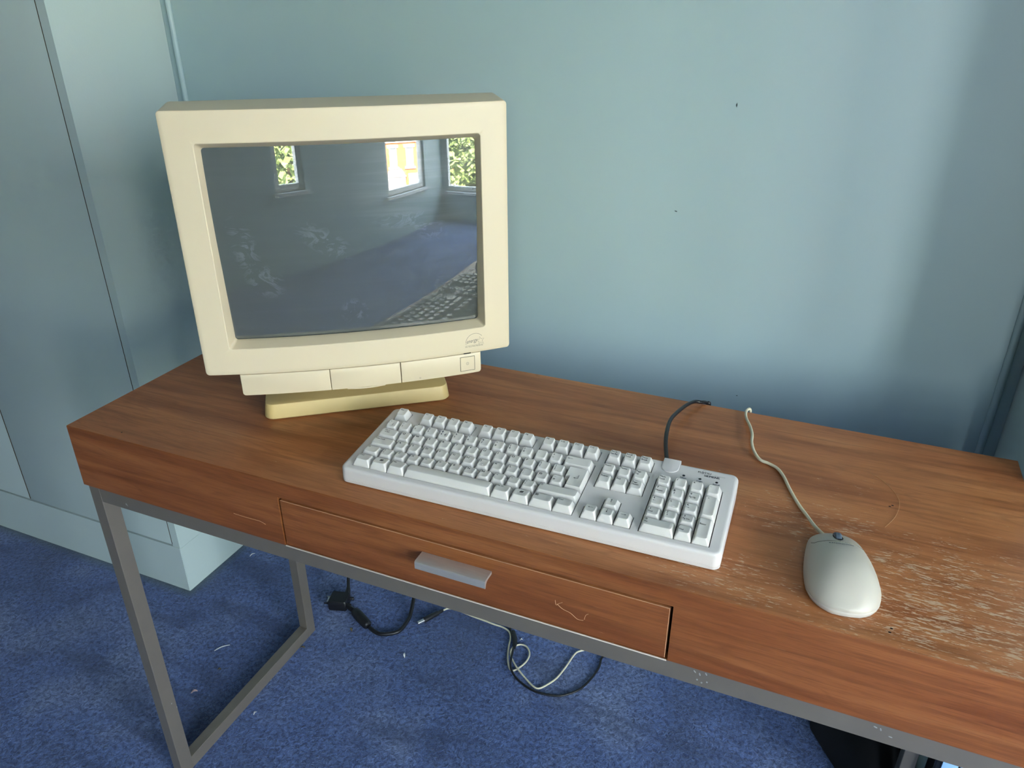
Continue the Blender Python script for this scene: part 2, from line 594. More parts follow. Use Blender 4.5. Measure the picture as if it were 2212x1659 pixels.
_tc = {}
def text_mesh(s, size, align='LEFT', shear=0.0, space=1.0, sx=1.0, bold=0.0):
    """2D triangulated text: (verts, faces)"""
    key = (s, size, align, shear, space, sx, bold)
    if key in _tc:
        return _tc[key]
    cu = bpy.data.curves.new('txt', 'FONT')
    cu.body = s
    cu.size = 1.0
    cu.align_x = align
    cu.shear = shear
    cu.space_character = space
    cu.offset = bold
    cu.resolution_u = 3
    ob = bpy.data.objects.new('txt', cu)
    COL.objects.link(ob)
    dg = bpy.context.evaluated_depsgraph_get()
    dg.update()
    me = bpy.data.meshes.new_from_object(ob.evaluated_get(dg))
    vs = [(v.co.x * size * sx, v.co.y * size) for v in me.vertices]
    fs = [tuple(p.vertices) for p in me.polygons]
    bpy.data.meshes.remove(me)
    bpy.data.objects.remove(ob, do_unlink=True)
    bpy.data.curves.remove(cu)
    _tc[key] = (vs, fs)
    return _tc[key]

# ------------------------------------------------------------------ room shell
YW, XC, YC, XR = 0.6551, -0.3375, 0.3997, 1.2635
RX0, RX1, RY0, RZ1 = -3.9, 4.20, -2.30, 2.75

mb = MB()
mb.add([(RX0, RY0, 0), (RX1, RY0, 0), (RX1, YW, 0), (RX0, YW, 0)], [(0, 1, 2, 3)])
tag(build(mb, 'floor', CARPET), 'worn blue cut pile carpet with trodden marks', kind='structure')
mb = MB(); mb.box(RX0 - .3, RX1 + .3, RY0 - .3, YW + .3, RZ1, RZ1 + 0.2)
tag(build(mb, 'ceiling', CEIL), kind='structure')
mb = MB(); mb.box(RX0 - .3, RX1 + .3, YW, YW + 0.2, -0.3, RZ1)
wall_back = tag(build(mb, 'wall_back', PAINT), 'duck egg blue painted alcove wall behind the desk', kind='structure')
mb = MB(); mb.box(RX0 - 0.2, RX0, RY0 - .3, YW, -0.3, RZ1)
tag(build(mb, 'wall_left', PAINT_FAR), kind='structure')

def wall_with_holes(name, axis, pos, thick, a0, a1, holes):
    """axis 'y': wall in the plane y=pos spanning x a0..a1, outward -y; axis 'x': plane x=pos spanning y, outward +x"""
    mb = MB()
    def bx(u0, u1, z0, z1):
        if u1 - u0 < 1e-4 or z1 - z0 < 1e-4:
            return
        if axis == 'y':
            mb.box(u0, u1, pos - thick, pos, z0, z1)
        else:
            mb.box(pos, pos + thick, u0, u1, z0, z1)
    u = a0
    for (h0, h1, z0, z1) in holes:
        bx(u, h0, -0.3, RZ1)
        bx(h0, h1, -0.3, z0)
        bx(h0, h1, z1, RZ1)
        u = h1
    bx(u, a1, -0.3, RZ1)
    return tag(build(mb, name, PAINT_FAR), kind='structure')
wall_with_holes('wall_front', 'y', RY0, 0.14, RX0 - .2, RX1 + .14, [(1.40, 1.73, 0.69, 2.45), (2.92, 3.74, 0.47, 2.45)])
wall_with_holes('wall_right', 'x', RX1, 0.14, RY0 - .14, YW + .3, [(-2.25, -0.79, 0.35, 2.45)])

def window(name, axis, pos, u0, u1, z0, z1, mull):
    root = tag(empty(name, (0, 0, 0)), kind='structure')
    def bx(mb, a0, a1, d0, d1, zz0, zz1):
        if axis == 'y':
            mb.box(a0, a1, pos - d1, pos - d0, zz0, zz1)
        else:
            mb.box(pos + d0, pos + d1, a0, a1, zz0, zz1)
    mb = MB(); f = 0.055
    bx(mb, u0, u0 + f, .03, .09, z0, z1); bx(mb, u1 - f, u1, .03, .09, z0, z1)
    bx(mb, u0 + f, u1 - f, .03, .09, z0, z0 + f); bx(mb, u0 + f, u1 - f, .03, .09, z1 - f, z1)
    for m in mull:
        bx(mb, m - .03, m + .03, .035, .085, z0 + f, z1 - f)
    build(mb, 'window_frame', WHITE_GLOSS, root)
    mb = MB(); bx(mb, u0 - .04, u1 + .04, -.05, .03, z0 - .03, z0 + .0)
    build(mb, 'window_sill', WHITE_GLOSS, root)
    edges = [u0 + f] + [v for m in mull for v in (m - .03, m + .03)] + [u1 - f]
    for k in range(0, len(edges), 2):
        mb = MB(); bx(mb, edges[k], edges[k + 1], .058, .062, z0 + f, z1 - f)
        build(mb, 'pane', GLASS, root)
    return root
window('window_1', 'y', RY0, 1.40, 1.73, 0.69, 2.45, [])
window('window_2', 'y', RY0, 2.92, 3.74, 0.47, 2.45, [])
window('window_3', 'x', RX1, -2.25, -0.79, 0.35, 2.45, [-1.30])

# corner beads of the alcove
for k, x in ((1, XC + 0.021), (2, XR - 0.022)):
    mb = MB()
    n = 30
    mb.tube([(x + 0.0006 * math.sin(i * 1.7), YW - 0.001, 2.74 * i / n) for i in range(n + 1)], 0.0058, 10)
    tag(build(mb, 'trim_%d' % k, PAINT, None, 60), kind='structure')

# paint chips on the wall
def wall_pt(x, z):
    return (x, YW - 0.0006, z)
for (x, z, s) in ((0.790, 1.146, 0.004), (0.712, 0.975, 0.003), (0.852, 0.655, 0.002)):
    mb = MB()
    pts = []
    for k in range(9):
        a = 2 * math.pi * k / 9
        rr = s * (0.5 + 0.5 * random.random())
        pts.append((x + rr * math.cos(a) * (0.45 if s == 0.004 else 1.0), YW - 0.0005, z + rr * math.sin(a) * (1.2 if s == 0.004 else 0.45)))
    mb.loft([[(p[0], YW, p[2]) for p in pts], pts])
    build(mb, 'paint_chip', plain('chip_dark', srgb(70, 84, 84), 0.8), wall_back)

# ------------------------------------------------------------------ built-in cupboards
def cupboard(name, label, x_in, x_out, side):
    """x_in: the alcove side face, x_out: far end; side = -1 left cupboard, +1 right one"""
    root = tag(empty(name, (x_in, YC, 0)), label, 'cupboard', 'built in cupboards')
    sx = 1 if side > 0 else -1
    X = lambda d: sx * d                       # d measured away from the alcove
    def bx(mb, d0, d1, y0, y1, z0, z1):
        a, b = sorted((X(d0), X(d1)))
        mb.box(a, b, y0, y1, z0, z1)
    Wd = abs(x_out - x_in)
    depth = YW - YC
    # carcass with the alcove side panel
    mb = MB(); bx(mb, 0.0213, Wd, 0.024, depth - .001, 0.0, RZ1 - .002)
    bx(mb, 0.0, 0.0213, 0.0, depth - .001, 0.0, RZ1 - .002)
    build(mb, 'carcass', PAINT2, root)
    # dark backing seen in the door gaps
    mb = MB(); bx(mb, 0.0214, Wd, 0.0215, 0.0238, 0.1312, 2.45)
    build(mb, 'gap_shadow', GAPW, root)
    e = 0.0235
    k = 0
    while e < Wd - 0.3:
        o = rbox('door', *sorted((X(e), X(e + 0.4805))), 0.0, 0.0205, 0.1335, 2.40, 0.0009, [PAINT2, GAPW], root, 2)
        for p in o.data.polygons:
            if abs(p.normal.x) > 0.95:
                p.material_index = 1
        if k:
            kn = MB()
            loops = []
            for yy, rr in ((-0.03, 0.002), (-0.029, 0.010), (-0.022, 0.0135), (-0.012, 0.011), (-0.008, 0.006), (0.0, 0.007)):
                loops.append([(X(e + 0.05) + rr * math.cos(2 * math.pi * q / 14), yy, 1.25 + rr * math.sin(2 * math.pi * q / 14)) for q in range(14)])
            kn.loft(loops)
            build(kn, 'knob', WHITE_GLOSS, o, 50)
        e += 0.4835
        k += 1
    mb = MB(); bx(mb, 0.0, Wd, -0.0014, 0.0, 0.0, 0.1295)
    bx(mb, 0.0214, Wd, 0.0, 0.0239, 0.0, 0.1295)
    pl = build(mb, 'plinth', PAINT2, root)
    mb = MB(); bx(mb, -0.0010, 0.0, 0.0, depth - 0.004, 0.0, 0.128)
    build(mb, 'side_skirting', PAINT2, root)
    return root
cupboard('built_in_cupboard', 'pale green painted cupboard with flat doors left of the desk', XC, RX0 + .002, -1)
cupboard('built_in_cupboard', 'painted cupboard side edge at the far right behind the desk', XR, 2.75, 1)

# ------------------------------------------------------------------ desk
DD, DL, AP = 0.4155, 1.2339, 0.1009
ZB = H - AP
desk = tag(empty('desk', (0, 0, 0)), 'walnut veneer desk with one drawer on a dark metal frame', 'desk')
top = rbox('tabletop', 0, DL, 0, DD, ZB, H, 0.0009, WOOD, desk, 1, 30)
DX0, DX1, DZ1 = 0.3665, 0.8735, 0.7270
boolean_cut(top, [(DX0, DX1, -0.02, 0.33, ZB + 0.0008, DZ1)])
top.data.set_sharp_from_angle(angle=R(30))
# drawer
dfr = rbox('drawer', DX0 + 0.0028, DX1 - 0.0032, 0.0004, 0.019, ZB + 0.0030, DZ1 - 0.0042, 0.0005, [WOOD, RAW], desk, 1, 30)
for p in dfr.data.polygons:
    n = p.normal
    if p.area < 6e-4 and max(abs(n.x), abs(n.y), abs(n.z)) < 0.95:
        p.material_index = 1
mb = MB()
mb.box(DX0 + .006, DX0 + .018, .019, .32, ZB + .004, DZ1 - .015)
mb.box(DX1 - .018, DX1 - .006, .019, .32, ZB + .004, DZ1 - .015)
mb.box(DX0 + .018, DX1 - .018, .019, .32, ZB + .004, ZB + .010)
mb.box(DX0 + .018, DX1 - .018, .31, .32, ZB + .010, DZ1 - .015)
build(mb, 'drawer_box', RAW, dfr)
# handle: angled bar, top ledge sloping to a front lip, hollow underneath
prof = [(0.0004, 0.7052), (-0.0165, 0.7050), (-0.0183, 0.7040), (-0.0187, 0.7022), (-0.0187, 0.6945), (-0.0178, 0.6935), (-0.0165, 0.6945),
        (-0.0155, 0.6985), (-0.0130, 0.7008), (-0.0090, 0.7014), (0.0004, 0.7010)]
mb = MB()
mb.loft([[(x, y, z) for (y, z) in prof] for x in (0.5748, 0.5752, 0.6652, 0.6656)])
build(mb, 'handle', ALU, dfr, 35)
rbox('rail_highlight', DX0 + .001, DX1 - .001, -0.0003, 0.0012, ZB - 0.0005, ZB + 0.0009, 0.0002, plain('rail_highlight_pale', srgb(214, 200, 186), 0.5), desk, 1)  # pale strip standing in for light caught on the frame's top edge
# scratches in the varnish of the drawer front and the front panel
SCR = plain('scratch_pale', srgb(206, 160, 122), 0.6)
for path, par, yy in (([(0.7457, 0.6849), (0.7525, 0.6798), (0.7619, 0.6771), (0.7703, 0.6713), (0.7773, 0.6719)], dfr, 0.0004), ([(0.7783, 0.6736), (0.7797, 0.6802), (0.7828, 0.6834)], dfr, 0.0004),
                      ([(0.7434, 0.6895), (0.7447, 0.6831), (0.7484, 0.6865), (0.7522, 0.6892)], dfr, 0.0004), ([(0.2871, 0.6792), (0.3026, 0.6786), (0.3202, 0.6789), (0.3309, 0.679), (0.3394, 0.6762)], top, 0.0)):
    mb = MB()
    mb.tube(spline([(x, yy, z) for x, z in path], 5), 0.00028, 5)
    build(mb, 'scratch', SCR, par, 60)
# frame
FT, FW, FD, IN = 0.0273, 0.0208, 0.0258, 0.004
FY1 = 0.4098
def bar(name, *a):
    return rbox(name, *a, 0.0007, METAL, desk, 1, 30)
zf0, zf1 = ZB - FT, ZB - 0.0002
bar('front_rail', IN + FW, DL - IN - FW, IN, IN + FD, zf0, zf1)
bar('back_rail', IN + FW, DL - IN - FW, FY1 - FD, FY1, zf0, zf1)
for x0 in (IN, DL - IN - FW):
    bar('side_rail', x0, x0 + FW, IN + FD, FY1 - FD, zf0, zf1)
    bar('leg', x0, x0 + FW, IN, IN + FD, 0.0, zf1)
    bar('leg', x0, x0 + FW, FY1 - FD, FY1, 0.0, zf1)
    bar('floor_rail', x0, x0 + FW, IN + FD, FY1 - FD, 0.0, FT)
# chips in the frame paint
chips = [(0.9035, zf0 + .020, 40), (0.909, zf0 + .018, 20), (0.9155, zf0 + .021, 30), (0.907, zf0 + .0095, 0), (0.912, zf0 + .007, 0), (0.9175, zf0 + .010, 0),
         (1.083, zf0 + .019, 70), (1.088, zf0 + .018, 20), (1.098, zf0 + .012, 80)]
for (x, z, a) in chips:
    mb = MB()
    pts = []
    for k in range(10):
        t = 2 * math.pi * k / 10
        L, w = (0.0020, 0.0007) if a else (0.0011, 0.0010)
        px, pz = L * math.cos(t), w * math.sin(t)
        c, s_ = math.cos(R(90 + a)), math.sin(R(90 + a))
        pts.append((x + px * c - pz * s_, IN - 0.00025, z + px * s_ + pz * c))
    mb.loft([[(p[0], IN + .0002, p[2]) for p in pts], pts])
    build(mb, 'paint_chip', plain('bare_metal', srgb(190, 188, 184), 0.4, 0.6), desk)

# ------------------------------------------------------------------ CRT monitor
MP = (0.3879, 0.1865, 0.8419)
MYAW, MTILT = 0.6296, 0.0292
MW, MH, SAG = 0.4169, 0.3362, 0.0198
OL, OT, OB = 0.0366, 0.0382, 0.0371
CHN = 0.0314
# root stands on the desk, under the bezel centre; +y is the way the screen faces backwards (local -y = out of the screen)
mon = tag(empty('crt_monitor', (MP[0], MP[1], H), MYAW), 'cream CRT computer monitor on a swivel foot at the desk\'s left', 'monitor')
Z0 = MP[2] - H
def ml(a, n, t):
    """bezel coordinates (right, out of the face, up) -> monitor local"""
    ct, st = math.cos(MTILT), math.sin(MTILT)
    return (a, -(n * ct - t * st), Z0 + n * st + t * ct)
def bul(a):
    return SAG * (1 - (2 * a / MW) ** 2)
def ring(w, h, r, cx, cy, off, flat=None, nc=5, ns=16):
    return [ml(x, (bul(x) if flat is None else flat) + off, y) for x, y in rrect(w, h, r, cx, cy, nc, ns)]
HW, HH = MW / 2, MH / 2
ow, oh = HW - OL, (MH - OT - OB) / 2
ocy = OB + oh
ID, II = 0.014, 0.006
def backring(w, h, r, cy, dep, rise=0.0):
    return [ml(x, -dep, y) for x, y in rrect(w, h, r, 0, cy, 5, 16)]
mb = MB()
loops = [backring(HW - .006, HH + .000, .008, HH, .058),
         backring(HW - .0012, HH + .0052, .008, HH + .0005, .053),
         ring(HW, HH, .0050, 0, HH, -.0022), ring(HW - .0004, HH - .0004, .0046, 0, HH, -.0007), ring(HW - .0018, HH - .0018, .004, 0, HH, 0),
         *[ring(HW - .0018 + (ow + .0016 - HW + .0018) * q, HH - .0018 + (oh + .0016 - HH + .0018) * q, .004, 0, HH + (ocy - HH) * q, 0) for q in (.12, .25, .4, .55, .7, .85)],
         ring(ow + .0012, oh + .0012, .0042, 0, ocy, 0), ring(ow + .0003, oh + .0003, .0038, 0, ocy, -.0006), ring(ow - .0001, oh - .0001, .0036, 0, ocy, -.0018),
         ring(ow - II, oh - II, .004, 0, ocy, -ID), ring(ow - II - .0008, oh - II - .0008, .004, 0, ocy, -ID - .0055)]
mb.loft(loops, False, False)
bez = build(mb, 'bezel', CREAM, mon, 30)
# screen: spherical glass
RH_, RV_, GT = 1.2, 2.0, -0.03      # glass radii and its lean against the bezel
mb = MB()
sw, sh = ow - II + .004, oh - II + .004
edge_n = -ID + .0005
nx, ny = 40, 30
grid = []
nc_ = bul(0) - 0.0140
for j in range(ny + 1):
    for i in range(nx + 1):
        a = -sw + 2 * sw * i / nx
        t = -sh + 2 * sh * j / ny
        nn = nc_ - a * a / (2 * RH_) - t * t / (2 * RV_) - t * GT
        grid.append(ml(a, nn, t + ocy))
mb.add(grid, [(j * (nx + 1) + i, j * (nx + 1) + i + 1, (j + 1) * (nx + 1) + i + 1, (j + 1) * (nx + 1) + i) for j in range(ny) for i in range(nx)])
scr = build(mb, 'screen', CRT, mon, 80, recalc=False)
# rear housing
mb = MB()
def hring(w, h, r, cy, dep):
    return [ml(x, -dep, y) for x, y in rrect(w, h, r, 0, cy, 5, 6)]
mb.loft([hring(HW - .010, HH - .006, .012, HH - .002, .050), hring(HW - .012, HH - .008, .016, HH - .002, .10), hring(HW - .022, HH - .018, .03, HH - .006, .17),
         hring(HW - .055, HH - .045, .04, HH - .014, .27), hring(HW - .085, HH - .07, .035, HH - .022, .36), hring(HW - .092, HH - .078, .03, HH - .024, .395),
         hring(HW - .10, HH - .085, .025, HH - .024, .40)])
hou = build(mb, 'rear_housing', CREAM, mon, 35)
for k in range(9):
    mb = MB()
    for s_ in (1,):
        x0 = -0.10 + k * 0.025
        mb.add([ml(x0, -.19 , MH - .0235 - .004), ml(x0 + .012, -.19, MH - .0235 - .004), ml(x0 + .012, -.25, MH - .0425 - .004), ml(x0, -.25, MH - .0425 - .004)], [(0, 1, 2, 3)])
    build(mb, 'vent_slot', GAP, hou)
# chin: three panels between which the grooves show
CW0, CW1 = -HW + .0434, HW - .0441
mb = MB()
def chin_piece(x0, x1, proud, name, z1=-0.0006, z0=-CHN, rl=0.0006, rr=0.0006, mat=CREAM):
    mb = MB()
    N = 14
    def outline(ins):
        pts = []
        zt, zb_ = z1 - ins, z0 + ins
        A, B = x0 + ins, x1 - ins
        def arc(cx, cz, r, a0):
            return [(cx + r * math.cos(R(a0 + 90 * k / 3)), cz + r * math.sin(R(a0 + 90 * k / 3))) for k in range(4)]
        q = max(rl - ins, .0003); w = max(rr - ins, .0003)
        seq = arc(B - w, zb_ + w, w, -90)
        seq += [(B, zb_ + w + (zt - zb_ - w) * k / 4) for k in range(1, 5)]
        seq += [(B + (A - B) * k / N, zt) for k in range(1, N + 1)]
        seq += [(A, zt + (zb_ + q - zt) * k / 4) for k in range(1, 4)]
        seq += arc(A + q, zb_ + q, q, 180)
        seq += [(A + q + (B - w - A - q) * k / N, zb_) for k in range(1, N)]
        return seq
    lp = [[ml(x, bul(x) - .03, z) for x, z in outline(0)],
          [ml(x, bul(x) + proud - .0009, z) for x, z in outline(0)],
          [ml(x, bul(x) + proud - .0003, z) for x, z in outline(.0003)],
          [ml(x, bul(x) + proud, z) for x, z in outline(.0010)]]
    n = len(lp[0])
    mb.loft(lp, True, True)
    return build(mb, name, mat, mon, 30)
# backing so that the grooves read dark
chin_piece(CW0 + .002, CW1 - .002, -.0035, 'chin_backing', 0.001, -CHN + .002, mat=SEAM)
chin_piece(CW0, -.0476, -.0006, 'control_panel', rl=.004)
chin_piece(-.0470, .0484, -.0006, 'control_flap')
def chin_right():
    # right panel with a square hole for the power button
    for (a0, a1, b0, b1, nm) in ((.0493, .1338, -CHN, -.0006, 'power_panel'),):
        chin_piece(a0, a1, -.0006, nm)
    return
BX0, BX1, BZ0, BZ1 = .1342, .1550, -.0263, -.0052
pp = chin_piece(.0493, CW1, -.0006, 'power_panel', rr=.004)
# power button: proud square plate with its own groove around it
def plate_on_chin(x0, x1, z0, z1, off, th, name, mat, parent, r=.0006):
    mb = MB()
    N = 6
    def o(ins):
        A, B, C_, D = x0 + ins, x1 - ins, z0 + ins, z1 - ins
        return [(A + (B - A) * k / N, C_) for k in range(N)] + [(B, C_ + (D - C_) * k / N) for k in range(N)] + \
               [(B - (B - A) * k / N, D) for k in range(N)] + [(A, D - (D - C_) * k / N) for k in range(N)]
    mb.loft([[ml(x, bul(x) + off - th, z) for x, z in o(0)], [ml(x, bul(x) + off - r, z) for x, z in o(0)], [ml(x, bul(x) + off, z) for x, z in o(r)]])
    return build(mb, name, mat, parent, 30)
plate_on_chin(BX0 - .0005, BX1 + .0005, BZ0 - .0005, BZ1 + .0005, -.00045, .002, 'button_groove', SEAM, pp, .0001)
pb = plate_on_chin(BX0, BX1, BZ0, BZ1, -.0002, .002, 'power_button', CREAM, pp)
def stroke(pts, w, off, close=False):
    """flat ribbon along 2D points on the bezel face"""
    mb = MB()
    n = len(pts)
    L, Rr = [], []
    for i, (x, z) in enumerate(pts):
        a = pts[(i - 1) % n] if (close or i > 0) else pts[i]
        b = pts[(i + 1) % n] if (close or i < n - 1) else pts[i]
        dx, dz = b[0] - a[0], b[1] - a[1]
        d = math.hypot(dx, dz) or 1
        nx_, nz_ = -dz / d * w / 2, dx / d * w / 2
        L.append(ml(x + nx_, bul(x) + off, z + nz_))
        Rr.append(ml(x - nx_, bul(x) + off, z - nz_))
    m = n if close else n - 1
    mb.add(L + Rr, [(i, n + i, n + (i + 1) % n, (i + 1) % n) for i in range(m)])
    return mb
def circ(cx, cz, r, a0=0, a1=360, n=24):
    return [(cx + r * math.cos(R(a0 + (a1 - a0) * k / n)), cz + r * math.sin(R(a0 + (a1 - a0) * k / n))) for k in range(n + 1)]
def text_on_bezel(mb, s, x, z, size, off, shear=0, sx=1.0, bold=0.0, slope=0.0):
    vs, fs = text_mesh(s, size, 'LEFT', shear, 1.0, sx, bold)
    mb.add([ml(x + a, bul(x + a) + off, z + b + slope * a) for a, b in vs], fs)
mb = stroke(circ(.1444, -.0154, .0019)[:-1], .00035, .0000, True)
s2 = stroke([(.1444, -.0166), (.1444, -.0142)], .00035, .0000)
mb.add(s2.v, s2.f)
build(mb, 'power_symbol', INKM, pp, recalc=False)
mb = stroke(circ(.0752, -.0274, .0009)[:-1], .0003, -.0004, True)
build(mb, 'indicator', INKM, pp, recalc=False)
plate_on_chin(.1392, .1498, -.0004, .0010, .0002, .001, 'indicator_slot', GAP, bez, .0001)
# flap finger lip under the chin
mb = MB()
mb.tube([ml(-.026 + .052 * k / 12, bul(-.026 + .052 * k / 12) - .0022, -CHN - .0016 * math.sin(math.pi * k / 12)) for k in range(13)], .0012, 8)
build(mb, 'flap_lip', CREAM, mon, 60)
# printed energy logo
lg = stroke(circ(.1565, .0155, .0135, 178, 40, 26), .00045, .00012)
star = []
for k in range(10):
    rr = .0062 if k % 2 == 0 else .0026
    star.append((.1645 + rr * math.cos(R(100 - 36 * k)), .0172 + rr * math.sin(R(100 - 36 * k))))
s2 = stroke(star, .00045, .00012, True); lg.add(s2.v, s2.f)
text_on_bezel(lg, 'energy', .1438, .0150, .0082, .00012, 0.35, 0.72, 0.0, 0.10)
s2 = stroke([(.1420, .0146), (.1445, .0142)], .0004, .00012); lg.add(s2.v, s2.f)
text_on_bezel(lg, 'EPA  POLLUTION PREVENTER', .1420, .0092, .0026, .00012, 0, 0.76)
s2 = stroke([(.1420, .0117), (.1700, .0117)], .0002, .00012); lg.add(s2.v, s2.f)
build(lg, 'logo_print', INKM, bez, recalc=False)
# foot
fa = Vector((0.2573, 0.1210)); fb = Vector((0.4689, 0.2788))
inv = Matrix.Rotation(-MYAW, 2)
la = inv @ (fa - Vector(MP[:2])); lb = inv @ (fb - Vector(MP[:2]))
fyaw = math.atan2(lb.y - la.y, lb.x - la.x)
fw2 = (lb - la).length / 2 + .003
fc = (la + lb) / 2
fd2 = 0.115
ca, sa = math.cos(fyaw), math.sin(fyaw)
def fpt(x, y, z):
    return (fc.x + ca * x - sa * y, fc.y + sa * x + ca * y, z)
mb = MB()
def fr(w, d, r, z, rise=0.0):
    return [fpt(x, y + fd2, z + rise * (y + d)) for x, y in rrect(w, d, r, 0, 0, 6, 6)]
mb.loft([fr(fw2 - .002, fd2 - .002, .013, .0005), fr(fw2, fd2, .015, .0025), fr(fw2 - .0025, fd2 - .0025, .014, .0215), fr(fw2 - .0035, fd2 - .0035, .013, .0232), fr(fw2 - .006, fd2 - .006, .012, .0240)])
build(mb, 'foot', CREAM_OLD, mon, 30)
mb = MB()
lp = []
for z, r in ((.0238, .082), (.030, .082), (.036, .078), (.046, .066), (.062, .052), (.085, .046)):
    lp.append([fpt(r * math.cos(2 * math.pi * k / 32), fd2 + r * math.sin(2 * math.pi * k / 32), z) for k in range(32)])
mb.loft(lp)
build(mb, 'swivel_ball', CREAM, mon, 40)
# underside tray joining chin and housing
mb = MB()
mb.loft([[ml(x, -.02 - 0.0, z) for x, z in rrect(HW - .05, .016, .006, 0, -.010)], [ml(x, -.20, z) for x, z in rrect(HW - .07, .016, .006, 0, -.004)], [ml(x, -.30, z) for x, z in rrect(HW - .09, .014, .006, 0, .012)]])
build(mb, 'under_tray', CREAM, mon, 35)
# video cable: from the back of the housing down behind the desk to the carpet
mon.matrix_basis = Matrix.Translation((MP[0], MP[1], H)) @ Matrix.Rotation(MYAW, 4, 'Z')
MI = (Matrix.Translation((MP[0], MP[1], H)) @ Matrix.Rotation(MYAW, 4, 'Z')).inverted()
def to_mon(p):
    return tuple(MI @ Vector(p))
back = Matrix.Translation((MP[0], MP[1], H)) @ Matrix.Rotation(MYAW, 4, 'Z') @ Vector(ml(-.04, -.395, .07))
pts = spline([(0.1397, 0.4577, 0.008), (0.1683, 0.4495, 0.008), (0.1904, 0.4573, 0.008), (0.2078, 0.4739, 0.008), (0.2104, 0.5016, 0.008), (0.205, 0.5356, 0.012),
              (0.188, 0.585, 0.05), (0.17, 0.605, 0.2), (0.15, 0.61, 0.5), (0.14, 0.60, 0.75), (0.145, 0.575, 0.87), tuple(back)], 8)
mb = MB(); mb.tube([to_mon(p) for p in pts], .0045, 10)
vc = build(mb, 'video_cable', BLACKP, mon, 60)
# ferrite lump and plug
A, B = Vector((0.0800, 0.487, 0.011)), Vector((0.1372, 0.4585, 0.010))
mb = MB()
d = B - A
mb.tube([A + d * t for t in (0, .02, .06, .3, .7, .92, .96, 1.0)], [.006, .0085, .0105, .0115, .0115, .0105, .0085, .006], 14)
mb2 = MB(); mb2.v, mb2.f, mb2.mi = [to_mon(p) for p in mb.v], mb.f, mb.mi
build(mb2, 'ferrite_bead', BLACKP, vc, 40)
mb = MB(); mb.tube(spline([(0.052, 0.493, .014), (0.066, 0.4895, .013), (0.082, 0.486, .011)], 6), .0055, 10)
mb.v = [to_mon(p) for p in mb.v]
build(mb, 'cord_sleeve', BLACKP, vc, 50)
plug_m = Matrix.Translation((0.031, 0.4985, 0.0)) @ Matrix.Rotation(R(16), 4, 'Z')
mb = MB()
mb.loft([[tuple(plug_m @ Vector((x, y, z))) for x, y in rrect(.0225 * k, .0195 * k2, .004, 0, 0, 3, 3)] for z, k, k2 in ((.001, .96, .95), (.003, 1, 1), (.024, .98, .98), (.027, .9, .9))])
mb.v = [to_mon(p) for p in mb.v]
pgo = build(mb, 'plug_body', BLACKP, vc, 35)
for yy in (-.011, .011):
    mb = MB()
    mb.tube([tuple(plug_m @ Vector((x, yy, .014))) for x in (-.034, -.028, -.0225)], [.0018, .0018, .0032], 10)
    mb.v = [to_mon(p) for p in mb.v]
    build(mb, 'screw_tip', STEEL if yy > 0 else BLACKP, vc, 50)
    mb = MB()
    mb.tube([tuple(plug_m @ Vector((x, yy, .014))) for x in (.0225, .030, .032)], [.0042, .0042, .003], 12)
    mb.v = [to_mon(p) for p in mb.v]
    build(mb, 'thumb_screw', BLACKP, vc, 50)
mb = MB()
mb.loft([[tuple(plug_m @ Vector((x, y, z + .014))) for y, z in rrect(.0085, .004, .0035, 0, 0, 3, 3)] for x in (-.0285, -.022)])
mb.v = [to_mon(p) for p in mb.v]
build(mb, 'plug_shell', STEEL, vc, 40)
mb = MB()
sp = spline([(0.040, 0.516, .018), (0.034, 0.532, .022), (0.022, 0.552, .030), (0.008, 0.578, .06), (-0.01, 0.612, .14), (-0.02, 0.63, .30), (0.0, 0.63, .6), (0.06, 0.60, .80), (0.11, 0.57, .88), tuple(back + Vector((.03, .02, -.03)))], 6)
mb.tube(sp, [.0085 - .0045 * min(1, i / 9) for i in range(len(sp))], 10)
mb.v = [to_mon(p) for p in mb.v]
build(mb, 'second_cord', BLACKP, vc, 60)

# ------------------------------------------------------------------ keyboard
U = 0.01905
KX, KY, KYAW, KPIT, KZ = 0.4576, 0.0414, 0.0218, 0.0932, 0.0228
G, EG = 0.4974, 0.4855
kb = tag(empty('keyboard', (KX, KY, H), KYAW), 'white full size computer keyboard lying across the desk', 'keyboard')
cp, sp_ = math.cos(KPIT), math.sin(KPIT)
def kp(x, y, z):
    """deck coordinates -> keyboard local"""
    return (x, y * cp - z * sp_, KZ + y * sp_ + z * cp)
kx0, kx1, ky0, ky1 = -.0137, .4525, -.0095, .1335
kcx, kcy, khw, khh = (kx0 + kx1) / 2, (ky0 + ky1) / 2, (kx1 - kx0) / 2, (ky1 - ky0) / 2
def kring(ins, z, r=.009, absz=None):
    out = []
    for x, y in rrect(khw - ins, khh - ins, max(r - ins, .002), kcx, kcy, 6, 2):
        if absz is None:
            out.append(kp(x, y, z))
        else:
            out.append((x, y * cp, absz))
    return out
mb = MB()
mb.loft([kring(.0015, 0, absz=.0008), kring(.0002, 0, absz=.002), kring(.0, 0, absz=.0058), kring(.0006, 0, absz=.0061), kring(.0006, 0, absz=.0066), kring(.0, 0, absz=.0069),
         kring(.0, -.0050), kring(.0004, -.0026), kring(.0014, -.0010), kring(.0030, -.0001), kring(.0046, 0)])
case = build(mb, 'case', [KWHITE, WELL], kb, 30)
